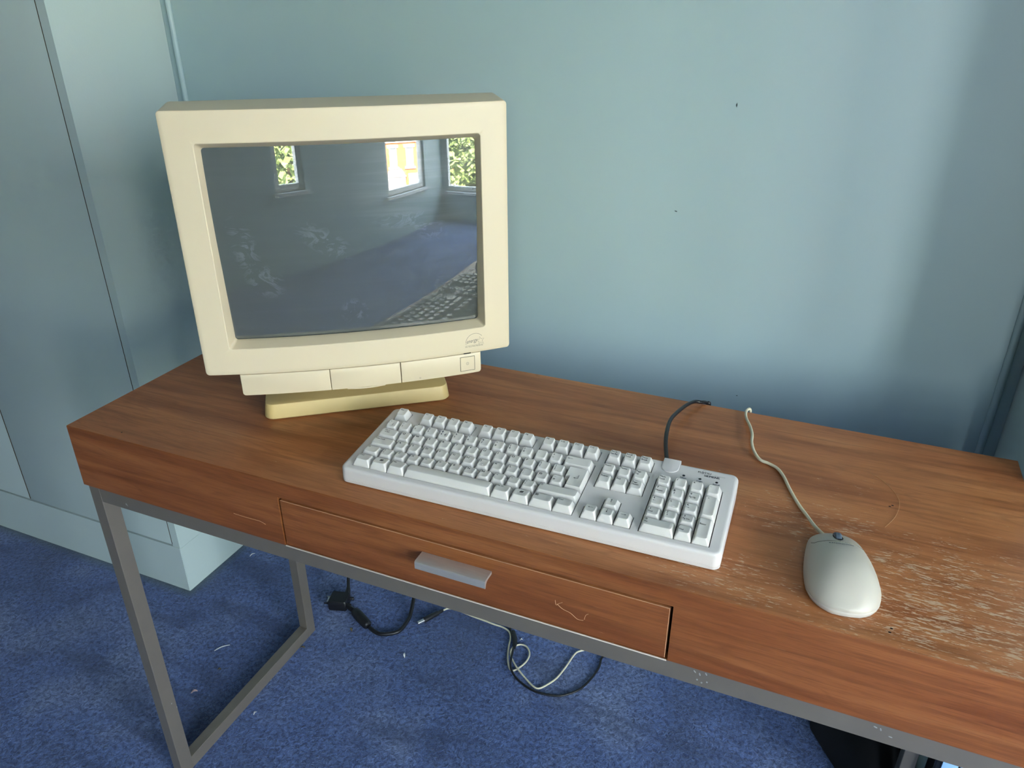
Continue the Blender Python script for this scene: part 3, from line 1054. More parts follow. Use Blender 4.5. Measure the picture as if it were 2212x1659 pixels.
# wells cut in the deck: rotate into deck coordinates for the cut
def to_deck(o, sgn):
    for v in o.data.vertices:
        x, y, z = v.co
        if sgn > 0:
            z -= KZ
            v.co = (x, y * cp + z * sp_, -y * sp_ + z * cp)
        else:
            v.co = kp(x, y, z)
m_ = .0006
E_ = (5 + EG) * U
wells = [(0, 15, 0, 5), (15 + G, 18 + G, 0, 1), (16 + G, 17 + G, 0.5, 2), (15 + G, 18 + G, 3, 5), (18 + 2 * G, 22 + 2 * G, 0, 5)]
cuts = [(a * U - m_, b * U + m_, c * U - m_, d * U + m_, -.0045, .01) for a, b, c, d in wells]
for a, b in ((0, 1), (2, 6), (6.5, 10.5), (11, 15), (15 + G, 18 + G)):
    cuts.append((a * U - m_, b * U + m_, E_ - m_, E_ + U + m_, -.0045, .01))
to_deck(case, 1)
boolean_cut(case, cuts)
for p in case.data.polygons:
    if p.center.z < -.0035 and p.normal.z > 0.9 and len(p.vertices) < 20 and p.center.z > -.006:
        p.material_index = 1
to_deck(case, -1)
case.data.set_sharp_from_angle(angle=R(30))

# key caps
ROW = {'F': (.0092, 7.0), 'N': (.0088, 8.0), 'Q': (.0078, 4.0), 'A': (.0074, 0.0), 'Z': (.0074, -5.0), 'S': (.0082, -8.0)}
TW, TD, TB = .0031, .0027, .0011        # inset each side, inset depth, shift of the top to the back
def top_fn(w, hgt, tilt, tw, td, convex=False, long_y=False):
    def f(x, y):
        dish = .00055 * (1 - min(1, (x / tw) ** 2))
        if convex:
            dish = -.0008 * (1 - min(1, ((y - TB) / td) ** 2)) + .0002
        return hgt - dish + (y - TB) * math.tan(R(tilt))
    return f
_kcache = {}
def key_mesh(wu, hu, row):
    k = (wu, hu, row)
    if k in _kcache:
        return _kcache[k]
    hgt, tilt = ROW[row]
    if hu > 1.2:
        tilt = 0.0
    hw, hd = wu * U / 2 - .00045, hu * U / 2 - .00045
    tw, td = hw - TW, hd - TD
    convex = (row == 'S' and wu > 3)
    tf = top_fn(wu, hgt, tilt, tw, td, convex)
    mb = MB()
    def lp(w, d, r, sh, zf):
        return [(x, y, zf(x, y)) for x, y in rrect(w, d, r, 0, sh, 4, 4)]
    loops = [lp(hw, hd, .0008, 0, lambda x, y: -.0030),
             lp(hw, hd, .0010, 0, lambda x, y: .0004)]
    for q in (.35, .7):
        loops.append(lp(hw - TW * (q ** 1.25), hd - TD * (q ** 1.25), .001 + .0012 * q, TB * q, lambda x, y, q=q: .0004 + (tf(x, y) - .0012) * q))
    loops.append(lp(tw + .00045, td + .00045, .0024, TB, lambda x, y: tf(max(-tw, min(tw, x)), y) - .0009))
    loops.append(lp(tw + .00012, td + .00012, .0024, TB, lambda x, y: tf(max(-tw, min(tw, x)), y) - .00025))
    for q in (.95, .80, .55, .25):
        loops.append(lp(tw * q, td * q, .0022 * q, TB, tf))
    mb.loft(loops, False, True)
    me = bpy.data.meshes.new('key')
    me.from_pydata(mb.v, [], mb.f)
    finish(me, [KEYC], 38)
    _kcache[k] = (me, tf, tw, td)
    return _kcache[k]

def arrow2d(L, w, hl, hw, ang):
    """solid arrow pointing +x, centred; rotated"""
    p = [(-L / 2, -w / 2), (L / 2 - hl, -w / 2), (L / 2 - hl, -hw / 2), (L / 2, 0), (L / 2 - hl, hw / 2), (L / 2 - hl, w / 2), (-L / 2, w / 2)]
    c, s = math.cos(R(ang)), math.sin(R(ang))
    return [(x * c - y * s, x * s + y * c) for x, y in p], [(0, 1, 2, 3, 4, 5, 6)]
def box2d(x0, x1, y0, y1):
    return [(x0, y0), (x1, y0), (x1, y1), (x0, y1)], [(0, 1, 2, 3)]

def legend(key, tf, parts, mat=INK):
    mb = MB()
    for vs, fs, ox, oy in parts:
        n = len(vs)
        mb.add([(x + ox, y + oy, tf(x + ox, y + oy) + (.00013 if i < n // 2 else .00015)) for i, (x, y) in enumerate(vs)], fs)
    return build(mb, 'legend', mat, key, recalc=False)

SZ = .0042
def T(s, ox, oy, size=SZ, sx=1.0):
    vs, fs = text_mesh(s, size, 'LEFT', 0.0, 1.0, sx, 0.0)
    n = len(vs)
    d = size * 0.030
    return ([(x - d, y) for x, y in vs] + [(x + d, y) for x, y in vs], fs + [tuple(i + n for i in f) for f in fs], ox, oy)

def make_key(cu, cv, wu, hu, row, leg=None):
    """cu, cv: lower left corner in key units (cv may be metres in the F row)"""
    me, tf, tw, td = key_mesh(wu, hu, row)
    o = bpy.data.objects.new('key', me)
    COL.objects.link(o)
    o.parent = kb
    y0 = cv * U if row != 'F' else E_
    o.location = kp((cu + wu / 2) * U, y0 + hu * U / 2, 0)
    o.rotation_euler = (KPIT, 0, 0)
    if leg:
        L, T_, B_ = -tw + .0009, TB + td - .0036, TB - td
        parts = []
        kind = leg[0]
        if kind == 'c':            # one character, upper left
            parts = [T(leg[1], L + .0006, TB + td - .0046, .0046)]
        elif kind == '2':          # shifted over plain
            parts = [T(leg[1], L + .0006, TB + td - .0045, .0040), T(leg[2], L + .0006, TB + td - .0092, .0040)]
            if len(leg) > 3:
                parts.append(T(leg[3], L + .0060, TB + td - .0092, .0038))
        elif kind == 'w':          # word(s)
            for i, wd in enumerate(leg[1:]):
                parts.append(T(wd, L, TB + td - .0038 - .0037 * i, .0034, 0.92))
        elif kind == 'f':
            parts = [T(leg[1], L + .0012, TB + td - .0042, .0034)]
        elif kind == 'n':          # numpad: digit over word
            parts = [T(leg[1], L + .0004, TB + td - .0043, .0042)]
            if leg[2]:
                parts.append(T(leg[2], L, TB + td - .0088, .0034, 0.92))
        elif kind == 'a':          # arrow
            parts = [arrow2d(.0064, .0005, .0020, .0018, leg[1]) + (-.0004, TB + .0016)]
        elif kind == 'na':
            parts = [T(leg[1], L + .0004, TB + td - .0043, .0042), arrow2d(.0034, .0004, .0013, .0014, leg[2]) + (L + .002, TB - .0008)]
        elif kind == 'tab':
            parts = [arrow2d(.0062, .0005, .0022, .0018, 180) + (-.003, TB + .0036), box2d(-.0002, .0002, -.0012, .0012) + (-.0064, TB + .0036),
                     arrow2d(.0062, .0005, .0022, .0018, 0) + (-.003, TB + .0004), box2d(-.0002, .0002, -.0012, .0012) + (.0004, TB + .0004)]
        elif kind == 'bsp':
            parts = [arrow2d(.0066, .0005, .0020, .0018, 180) + (-tw + .0048, TB + .0020)]
        elif kind == 'shift':
            pts = [(0, .0019), (.0016, .0003), (.0008, .0003), (.0008, -.0014), (-.0008, -.0014), (-.0008, .0003), (-.0016, .0003)]
            inn = [(x * .62, y * .62 - .0001) for x, y in pts]
            fs = [(i, (i + 1) % 7, 7 + (i + 1) % 7, 7 + i) for i in range(7)]
            parts = [(pts + inn, fs, -tw + .0026, TB + td - .0030)]
        elif kind == 'win':
            for i in (0, 1):
                for j in (0, 1):
                    q = []
                    for (a, b) in ((0, 0), (1, 0), (1, 1), (0, 1)):
                        x = -.0019 + i * .0020 + a * .0018
                        y = -.0018 + j * .0018 + b * .0016
                        q.append((x + y * .28, y + .00035 * math.sin(x * 1500)))
                    parts.append((q, [(0, 1, 2, 3)], .0004, TB + .0012))
        elif kind == 'menu':
            r = []
            for a in ((-.0017, .0017, .0012, .0018), (-.0017, .0017, -.0018, -.0014), (-.0017, -.0013, -.0014, .0012), (.0013, .0017, -.0014, .0012),
                      (-.001, .001, .0004, .0008), (-.001, .001, -.0004, 0.0), (-.001, .001, -.0011, -.0007)):
                r.append(box2d(*a) + (-tw + .0032, TB + td - .0034))
            parts = r
        lo = legend(o, tf, parts)
        if kind == 'win':
            mb = MB()
            c0, r0 = (.0003, TB + .0011), .0037
            n = 28
            vs = []
            for rr in (r0, r0 - .00035):
                for k in range(n):
                    x, y = c0[0] + rr * math.cos(2 * math.pi * k / n), c0[1] + rr * math.sin(2 * math.pi * k / n)
                    vs.append((x, y, tf(x, y) + .00012))
            mb.add(vs, [(k, (k + 1) % n, n + (k + 1) % n, n + k) for k in range(n)])
            build(mb, 'legend_ring', plain('ring_print', srgb(246, 246, 246), 0.4), o, recalc=False)
        if leg[0] == 'c' and leg[1] in 'FJ' or leg[:2] == ('n', '5'):
            mb = MB()
            yb = TB - td + .0022
            mb.tube([(x, yb, tf(x, yb) + .0001) for x in (-.0018, -.0016, 0, .0016, .0018)], [.0001, .00035, .0004, .00035, .0001], 8)
            build(mb, 'homing_bar', KEYC, o, 50)
    return o

# bottom row
u = 0
for w, lg_ in ((1.25, ('w', 'Ctrl')), (1.25, ('win',)), (1.25, ('w', 'Alt')), (6.0, None), (1.25, ('w', 'Alt Gr')), (1.25, ('win',)), (1.5, ('menu',)), (1.25, ('w', 'Ctrl'))):
    make_key(u, 0, w, 1, 'S', lg_)
    u += w
# Z row
make_key(0, 1, 1.25, 1, 'Z', ('shift',))
for i, c in enumerate([('2', '|', '\\')] + [('c', x) for x in 'ZXCVBNM'] + [('2', '<', ','), ('2', '>', '.'), ('2', '?', '/')]):
    make_key(1.25 + i, 1, 1, 1, 'Z', c)
make_key(12.25, 1, 2.75, 1, 'Z', ('shift',))
# A row
make_key(0, 2, 1.75, 1, 'A', ('w', 'Caps Lock'))
for i, c in enumerate([('c', x) for x in 'ASDFGHJKL'] + [('2', ':', ';'), ('2', '@', "'"), ('2', '~', '#')]):
    make_key(1.75 + i, 2, 1, 1, 'A', c)
# Q row
make_key(0, 3, 1.5, 1, 'Q', ('tab',))
for i, c in enumerate([('c', x) for x in 'QWERTYUIOP'] + [('2', '{', '['), ('2', '}', ']')]):
    make_key(1.5 + i, 3, 1, 1, 'Q', c)
# number row
nums = [('2', '¬', '`', '|'), ('2', '!', '1'), ('2', '"', '2'), ('2', '£', '3'), ('2', '$', '4', '€'), ('2', '%', '5'), ('2', '^', '6'), ('2', '&', '7'),
        ('2', '*', '8'), ('2', '(', '9'), ('2', ')', '0'), ('2', '_', '-'), ('2', '+', '=')]
for i, c in enumerate(nums):
    make_key(i, 4, 1, 1, 'N', c)
make_key(13, 4, 2, 1, 'N', ('bsp',))
# F row
make_key(0, 0, 1, 1, 'F', ('f', 'Esc'))
n = 1
for st in (2, 6.5, 11):
    for i in range(4):
        make_key(st + i, 0, 1, 1, 'F', ('f', 'F%d' % n))
        n += 1
for i, c in enumerate((('w', 'Prt Sc', 'Sys Rq'), ('w', 'Scroll', 'Lock'), ('w', 'Pause', 'Break'))):
    make_key(15 + G + i, 0, 1, 1, 'F', c)
# navigation
for i, c in enumerate((('w', 'Insert'), ('w', 'Home'), ('w', 'Page', 'Up'))):
    make_key(15 + G + i, 4, 1, 1, 'N', c)
for i, c in enumerate((('w', 'Delete'), ('w', 'End'), ('w', 'Page', 'Down'))):
    make_key(15 + G + i, 3, 1, 1, 'Q', c)
for i, a in ((0, 180), (1, -90), (2, 0)):
    make_key(15 + G + i, 0, 1, 1, 'S', ('a', a))
make_key(16 + G, 1, 1, 1, 'Z', ('a', 90))
# number pad
NP = 18 + 2 * G
for i, c in enumerate((('w', 'Num', 'Lock'), ('c', '/'), ('c', '*'), ('c', '-'))):
    make_key(NP + i, 4, 1, 1, 'N', c)
for r_, row, lst in ((3, 'Q', (('n', '7', 'Home'), ('na', '8', 90), ('n', '9', 'Pg Up'))), (2, 'A', (('na', '4', 180), ('n', '5', ''), ('na', '6', 0))), (1, 'Z', (('n', '1', 'End'), ('na', '2', -90), ('n', '3', 'Pg Dn')))):
    for i, c in enumerate(lst):
        make_key(NP + i, r_, 1, 1, row, c)
make_key(NP, 0, 2, 1, 'S', ('n', '0', 'Ins'))
make_key(NP + 2, 0, 1, 1, 'S', ('n', '.', 'Del'))
make_key(NP + 3, 2, 1, 2, 'A', ('f', '+'))
make_key(NP + 3, 0, 1, 2, 'A', ('w', '', '', 'Enter'))
# ISO enter key (L shape): upper 1.5u, lower 1.25u, columns end at 15u
def enter_key():
    hgt = .0078
    x0a, x0b, x1 = 13.5 * U + .00045, 13.75 * U + .00045, 15 * U - .00045
    yb, ym, yt = 2 * U + .00045, 3 * U + .00045, 4 * U - .00045
    def out(ix, iyb, iyt):
        return [(x0b + ix, yb + iyb), (x1 - ix, yb + iyb), (x1 - ix, yt - iyt), (x0a + ix, yt - iyt), (x0a + ix, ym + iyb * .6), (x0b + ix, ym + iyb * .6)]
    cx, cy = 14.25 * U, 3 * U
    def L(i, ib, it, z):
        return [(x - cx, y - cy, z + (y - cy) * 0.03) for x, y in out(i, ib, it)]
    mb = MB()
    mb.loft([L(0, 0, 0, -.003), L(0, 0, 0, .0004), L(TW * .7, TD * 1.2 * .7, TD * .5 * .7, hgt * .68), L(TW - .0004, TD * 1.2 - .0004, TD * .5 - .0003, hgt - .0008), L(TW, TD * 1.2, TD * .5, hgt - .0002), L(TW + .0008, TD * 1.2 + .0008, TD * .5 + .0006, hgt - .0004)], False, True)
    me = bpy.data.meshes.new('key')
    me.from_pydata(mb.v, [], mb.f)
    finish(me, [KEYC], 30)
    o = bpy.data.objects.new('key', me)
    COL.objects.link(o)
    o.parent = kb
    o.location = kp(cx, cy, 0)
    o.rotation_euler = (KPIT, 0, 0)
    tf = lambda x, y: hgt - .0003 + y * 0.03
    legend(o, tf, [arrow2d(.0058, .0005, .0020, .0018, 180) + (.0016, -.0012), box2d(.0040, .0045, -.00145, .0048) + (0, 0)])
enter_key()
# cable tab, lamps and print on the deck
mb = MB()
def tabring(ins, z, yb=.1375):
    x0, x1, y0 = .3618 + ins, .3826 - ins, .1115 + ins
    r = .0095 - ins
    pts = [(x1, yb - ins * .3), (x0, yb - ins * .3)]
    cx = (x0 + x1) / 2
    pts += [(cx - (x1 - x0) / 2 * math.cos(math.pi * k / 12), y0 + r - r * math.sin(math.pi * k / 12)) for k in range(13)]
    return [kp(x, y, z) for x, y in pts]
mb.loft([tabring(0, -.006), tabring(0, .0004), tabring(.0003, .0009), tabring(.0009, .0011)])
build(mb, 'cable_tab', KWHITE, kb, 35)
for (x, y, s) in ((.3904, .1113, 'Num'), (.4096, .1110, 'Caps'), (.4290, .1105, 'Scroll')):
    mb = MB()
    mb.loft([[kp(x + r * math.cos(2 * math.pi * k / 16), y + r * math.sin(2 * math.pi * k / 16), z) for k in range(16)] for r, z in ((.0017, -.001), (.0017, .0001), (.0012, .0004))])
    build(mb, 'indicator_lamp', BLACKP, kb, 40)
    vs, fs = text_mesh(s, .0036, 'CENTER', 0, 1.0, 1.0, 0.0)
    mb = MB(); mb.add([kp(x + a, y - .0056 + b, .00012) for a, b in vs], fs); mb.add([kp(x + a + .00018, y - .0056 + b, .00014) for a, b in vs], fs)
    build(mb, 'lamp_caption', INKG, kb, recalc=False)
mb = MB()
def ktext(s, x, y, size, sx=1.0, bold=0.0):
    vs, fs = text_mesh(s, size, 'LEFT', 0, 1.0, sx, 0.0)
    mb.add([kp(x + a, y + b, .00012) for a, b in vs], fs)
    if bold:
        mb.add([kp(x + a + bold, y + b, .00014) for a, b in vs], fs)
ktext('FUJITSU', .4048, .1222, .0050, 0.92, .00012)
ktext('SIEMENS', .4128, .1172, .0050, 0.98, .00035)
mb.add([kp(x, y, .00012) for x, y in ((.4248, .1219), (.4372, .1219), (.4372, .1222), (.4248, .1222))], [(0, 1, 2, 3)])
# the loop flourish over the J and I
pts = circ(.4122, .1262, .0021, 20, 190, 12)
L1 = [kp(x, y, .00012) for x, y in pts]
L2 = [kp(.4122 + (x - .4122) * .84, .1262 + (y - .1262) * .84, .00012) for x, y in pts]
mb.add(L1 + L2, [(i, i + 1, len(pts) + i + 1, len(pts) + i) for i in range(len(pts) - 1)])
build(mb, 'brand_print', INK, kb, recalc=False)
# cable (keyboard local)
KI = (Matrix.Translation((KX, KY, H)) @ Matrix.Rotation(KYAW, 4, 'Z')).inverted()
kc = [(0.8235, 0.166, 0.778), (0.8195, 0.190, 0.7765), (0.8075, 0.2352, 0.7769), (0.8015, 0.2695, 0.7779), (0.7985, 0.3068, 0.7749), (0.8013, 0.3443, 0.7689), (0.8075, 0.3816, 0.7629), (0.8141, 0.4019, 0.7589),
      (0.8225, 0.4100, 0.7560), (0.8300, 0.4215, 0.7500), (0.8340, 0.4250, 0.735), (0.835, 0.430, 0.60), (0.80, 0.47, 0.30), (0.72, 0.56, 0.06), (0.68, 0.600, 0.010),
      (0.6571, 0.5837, 0.004), (0.6581, 0.5532, 0.004), (0.6516, 0.5153, 0.004), (0.6385, 0.4807, 0.004), (0.6164, 0.456, 0.004), (0.5963, 0.445, 0.004), (0.5577, 0.439, 0.004), (0.523, 0.4478, 0.004),
      (0.4995, 0.4587, 0.008), (0.4828, 0.4779, 0.011), (0.4716, 0.5161, 0.011), (0.4639, 0.5452, 0.007), (0.4387, 0.5812, 0.004), (0.42, 0.61, 0.004)]
pts = spline(kc, 7)
mb = MB(); mb.tube([tuple(KI @ p) for p in pts], [.0027 if p.z > .1 else .0024 for p in pts], 10)
kcab = build(mb, 'cable', BLACKP, kb, 60)
mb = MB(); pl2 = [Vector((.4705, .528, .009)), Vector((.4665, .542, .008)), Vector((.4600, .556, .0075)), Vector((.448, .574, .0065))]
mb.tube([tuple(KI @ p) for p in pl2], [.0030, .0052, .0056, .0054], 12)
build(mb, 'plug', BLACKP, kcab, 50)

# ------------------------------------------------------------------ mouse
MSX, MSY, MSYAW = 1.0265, 0.0795, R(9)
mouse = tag(empty('computer_mouse', (MSX, MSY, H), MSYAW), 'off white computer mouse with a grey scroll wheel on worn veneer', 'mouse')
ML_, MWd, MHt = 0.1155, 0.0362, 0.0345
def interp(tab, t):
    for (a, b), (c, d) in zip(tab, tab[1:]):
        if t <= c:
            q = (t - a) / (c - a)
            q2 = q
            return b + (d - b) * q2
    return tab[-1][1]
def smooth_tab(tab, n=200):
    P = spline([(a, b, 0) for a, b in tab], 12)
    return [(p.x, p.y) for p in P]
FWT = smooth_tab([(0, 0.0), (.012, .30), (.035, .50), (.08, .70), (.16, .885), (.27, .985), (.36, 1.0), (.50, .985), (.64, .935), (.78, .86), (.88, .79), (.94, .73), (.975, .65), (.992, .50), (1.0, .36)])
FHT = smooth_tab([(0, .30), (.05, .46), (.12, .66), (.22, .85), (.34, .97), (.44, 1.0), (.58, .965), (.72, .86), (.86, .70), (.95, .56), (.985, .50), (1.0, .44)])
ZBASE = 0.0072
def mouse_z(x, t):
    w = max(MWd * interp(FWT, t), 1e-4)
    q = min(1.0, abs(x) / w)
    return ZBASE + (MHt * interp(FHT, t) - ZBASE) * (max(0.0, 1 - q ** 2.3)) ** 0.62
def my(t):
    return -ML_ / 2 + ML_ * t
mb = MB()
ts = [0.0005, .004, .012, .024, .042, .065, .095, .13, .17, .22, .28, .34, .41, .48, .55, .62, .69, .75, .81, .86, .90, .935, .96, .976, .988, .996, 1.0]
NP_ = 28
rows = []
for t in ts:
    w = MWd * interp(FWT, t)
    row = []
    for k in range(NP_ + 1):
        a = math.pi * k / NP_
        x = -w * math.cos(a)
        row.append((x, my(t), mouse_z(x, t) if 0 < k < NP_ else ZBASE))
    rows.append(row)
mb.loft(rows, True, True, close=False)
body = build(mb, 'body', MOUSEP, mouse, 50)
# base with a fine groove under the shell
def outl(ins, z, grow=0.0):
    L_, R_ = [], []
    for t in ts:
        w = max(MWd * interp(FWT, t) - ins, .0004)
        y = my(t)
        y = max(-ML_ / 2 + ins, min(ML_ / 2 - ins, y))
        L_.append((-w, y, z)); R_.append((w, y, z))
    return R_ + L_[::-1]
mb = MB()
mb.loft([outl(.003, .0006), outl(.0008, .0018), outl(.0, .0045), outl(.0, .0064), outl(.0006, .0068), outl(.0006, .0074)])
build(mb, 'base', MOUSEB, mouse, 45)
# button parting line
def on_mouse(x, y, off):
    t = (y + ML_ / 2) / ML_
    return (x, y, mouse_z(x, t) + off)
mb = MB()
pts = []
for k in range(25):
    x = -.0265 + .053 * k / 24
    y = .0305 - .0045 * (1 - (x / .0265) ** 2) + (.004 if k in (0, 24) else 0)
    pts.append(on_mouse(x, y, .0001))
mb.tube(pts, .0003, 6)
build(mb, 'button_seam', SEAM, body, 60)
mb = MB()
mb.tube([on_mouse(0, .0262 + .0045 * k / 6, .0001) for k in range(7)], .0003, 6)
build(mb, 'button_split', INKG, body, 60)
# wheel in a dark slot
wy = .0400
wz = mouse_z(0, (wy + ML_ / 2) / ML_)
mb = MB()
mb.add([on_mouse((.0050) * math.cos(2 * math.pi * k / 24), wy + .0105 * math.sin(2 * math.pi * k / 24), .00025) for k in range(24)], [tuple(range(24))])
build(mb, 'wheel_slot', GAP, body, recalc=False)
mb = MB()
lp = []
for x, r in ((-.0036, .0100), (-.0032, .0112), (-.0018, .0118), (0, .0120), (.0018, .0118), (.0032, .0112), (.0036, .0100)):
    lp.append([(x, wy + r * math.cos(2 * math.pi * k / 40) * (1.0 + .012 * (k % 2)), wz - .0085 + r * math.sin(2 * math.pi * k / 40) * (1.0 + .012 * (k % 2))) for k in range(40)])
mb.loft(lp)
build(mb, 'scroll_wheel', WHEEL, mouse, 50)
vs, fs = text_mesh('KENSINGTON', .0036, 'CENTER', 0, 1.08, 1.0, 0.0)
mb = MB(); mb.add([on_mouse(a, .0185 + b + 12 * a * a, .0004) for a, b in vs], fs); mb.add([on_mouse(a + .00025, .0185 + b + 12 * a * a, .00042) for a, b in vs], fs)
build(mb, 'brand_print', INKG, body, recalc=False)
MSI = (Matrix.Translation((MSX, MSY, H)) @ Matrix.Rotation(MSYAW, 4, 'Z')).inverted()
mc = [(1.0105, 0.128, 0.7635), (1.0060, 0.138, 0.7620), (0.9976, 0.1558, 0.7575), (0.9875, 0.1796, 0.7539), (0.9754, 0.2032, 0.7534), (0.9634, 0.2318, 0.7534), (0.9553, 0.254, 0.7534), (0.9458, 0.2708, 0.7534),
      (0.934, 0.2789, 0.7534), (0.923, 0.2831, 0.7539), (0.9133, 0.2979, 0.7559), (0.9075, 0.3176, 0.7579), (0.9053, 0.3394, 0.7579), (0.8992, 0.3636, 0.7569), (0.8911, 0.3886, 0.7549),
      (0.8884, 0.4084, 0.7549), (0.8918, 0.4195, 0.7545), (0.8935, 0.4225, 0.7460), (0.893, 0.425, 0.72), (0.88, 0.43, 0.55), (0.80, 0.47, 0.25), (0.70, 0.56, 0.05), (0.64, 0.600, 0.006)]
fwp = [(0.6069, 0.5818, 0.004), (0.5975, 0.5648, 0.004), (0.5919, 0.5256, 0.004), (0.5839, 0.4894, 0.004), (0.5718, 0.4657, 0.004), (0.5596, 0.45, 0.004), (0.5471, 0.45, 0.004), (0.5255, 0.4622, 0.004), (0.5001, 0.4774, 0.008),
       (0.4788, 0.4974, 0.007), (0.4653, 0.5178, 0.004), (0.4657, 0.5336, 0.004), (0.4758, 0.5467, 0.004), (0.4911, 0.5472, 0.004), (0.5043, 0.5337, 0.004), (0.5083, 0.5154, 0.004), (0.5036, 0.4952, 0.003), (0.4911, 0.4735, 0.003),
       (0.4793, 0.4782, 0.003), (0.4654, 0.503, 0.003), (0.4557, 0.5308, 0.004), (0.4487, 0.5577, 0.004), (0.4371, 0.5742, 0.004), (0.4184, 0.5803, 0.004), (0.3972, 0.5809, 0.004), (0.3752, 0.5828, 0.004), (0.3395, 0.5851, 0.004),
       (0.3014, 0.5888, 0.004), (0.2786, 0.5844, 0.006), (0.2693, 0.570, 0.008)]
pts = spline(mc + fwp, 7)
mb = MB(); mb.tube([tuple(MSI @ p) for p in pts], .0020, 10)
mcab = build(mb, 'cable', CORDW, mouse, 60)
A, B, Cc = Vector((0.2700, 0.5720, 0.008)), Vector((0.244, 0.5263, 0.008)), Vector((0.2354, 0.5119, 0.008))
mb = MB(); mb.tube([tuple(MSI @ (A + (B - A) * t)) for t in (0, .05, .25, .30, .55, .6, 1.0)], [.0028, .0036, .0042, .0056, .0058, .0064, .0064], 14)
mpl = build(mb, 'plug', BLACKP, mcab, 40)
mb = MB(); mb.tube([tuple(MSI @ (B + (Cc - B) * t)) for t in (0, 1.0)], .0045, 14)
build(mb, 'plug_shell', STEEL, mcab, 40)

# ------------------------------------------------------------------ things under the desk at the right
# slumped black bag
mb = MB()
foot = [(1.086, 0.570), (1.118, 0.520), (1.160, 0.462), (1.192, 0.440), (1.235, 0.455), (1.256, 0.50), (1.258, 0.56), (1.252, 0.615), (1.21, 0.638), (1.15, 0.640), (1.105, 0.618)]
fp = spline([(x, y, 0) for x, y in foot] + [(foot[0][0], foot[0][1], 0)], 4)[:-1]
c0 = Vector((1.185, 0.552, 0))
bx0, by0 = 1.185, 0.552
lp = []
for z, k in ((.0, .97), (.012, 1.0), (.035, .98), (.06, .92), (.078, .80), (.088, .60), (.092, .35), (.093, .12)):
    ring_ = []
    for p in fp:
        q = c0 + (p - c0) * k
        nz = noise.noise(Vector((q.x * 22, q.y * 22, z * 30))) * .006 if z > 0.02 else 0
        ring_.append((q.x + nz - bx0, q.y + nz * .6 - by0, max(0, z + nz)))
    lp.append(ring_)
mb.loft(lp)
bag = build(mb, 'fabric_bag', plain('black_fabric', (0.006, 0.006, 0.008, 1), 0.9), None, 60)
bag.location = (bx0, by0, 0)
tag(bag, 'black fabric bag slumped on the carpet under the desk\'s right end', 'bag')
# black framed board with pale blue panels, standing against the right cupboard
brd = tag(empty('framed_board', (1.2445, 0.372, 0)), 'tall black framed board with pale blue panels standing right of the desk', 'board')
BT = 0.80
mb = MB()
lp = [[(x, y, z) for x, z in rrect(.17 - i, BT / 2 - i, .012, .17, BT / 2, 5, 2)] for i, y in ((.0, .020), (.0, -.016), (.002, -.0185), (.004, -.019))]
mb.loft(lp)
build(mb, 'frame', plain('black_gloss', (0.010, 0.012, 0.013, 1), 0.3), brd, 35)
PBL = plain('pale_blue_panel', srgb(150, 190, 228), 0.35)
rbox('panel', .0085, .0295, -.0225, -.0185, .012, BT - .5, .001, PBL, brd, 2)
rbox('panel', .0325, .325, -.0225, -.0185, .012, BT - .5, .001, PBL, brd, 2)

# ------------------------------------------------------------------ litter on the carpet
def flake(name, label, cat, loc, L, W_, mat, ang, curl=0.003, n=7):
    mb = MB()
    top_, bot = [], []
    for k in range(n + 1):
        t = k / n
        w = W_ * math.sin(math.pi * (0.12 + 0.8 * t)) * (0.8 + 0.4 * random.random())
        z = curl * math.sin(math.pi * t)
        x = -L / 2 + L * t
        off = W_ * 0.5 * math.sin(2.2 * t)
        bot += [(x, -w / 2 + off, z), (x, w / 2 + off, z)]
        top_ += [(x, -w / 2 + off, z + .0008), (x, w / 2 + off, z + .0008)]
    loops = [[bot[2 * k], bot[2 * k + 1], top_[2 * k + 1], top_[2 * k]] for k in range(n + 1)]
    mb.loft(loops)
    o = build(mb, name, mat, None, 40)
    o.location = (loc[0], loc[1], 0.0012)
    o.rotation_euler = (0, 0, R(ang))
    return tag(o, label, cat)
LINT = plain('white_lint', srgb(226, 226, 226), 0.8)
PAP = plain('pinkish_scrap', srgb(206, 176, 172), 0.8)
DRY = plain('dry_leaf', srgb(92, 84, 62), 0.8)
flake('lint_scrap', 'small white crescent of lint on the carpet in front of the drawer', 'lint', (0.254, 0.422), .014, .004, LINT, 110)
flake('lint_scrap', 'long thin white scrap on the carpet between the left legs', 'lint', (-0.133, 0.282), .034, .0024, LINT, 52)
flake('lint_scrap', 'tiny white hooked scrap just outside the left floor rail', 'lint', (0.052, 0.170), .008, .003, LINT, 75)
flake('lint_scrap', 'tiny white speck on carpet by the white cable loop', 'lint', (0.473, 0.562), .006, .004, LINT, 20)
flake('lint_scrap', 'white sliver on carpet at the foot of the left cupboard side', 'lint', (-0.285, 0.565), .016, .003, LINT, 70)
flake('paper_scrap', 'small pinkish scrap on the carpet beside the front left leg', 'scrap', (-0.101, 0.163), .013, .005, PAP, 40)
flake('dry_leaf', 'small dry brown leaf bit on carpet below the ferrite bead', 'leaf', (0.104, 0.442), .010, .007, DRY, 100)
flake('dry_leaf', 'dark leaf crumb on carpet outside the rear left leg', 'leaf', (0.032, 0.351), .012, .004, DRY, 15)
flake('dry_leaf', 'olive leaf crumb on carpet inside the left frame', 'leaf', (-0.095, 0.230), .008, .004, DRY, 30)

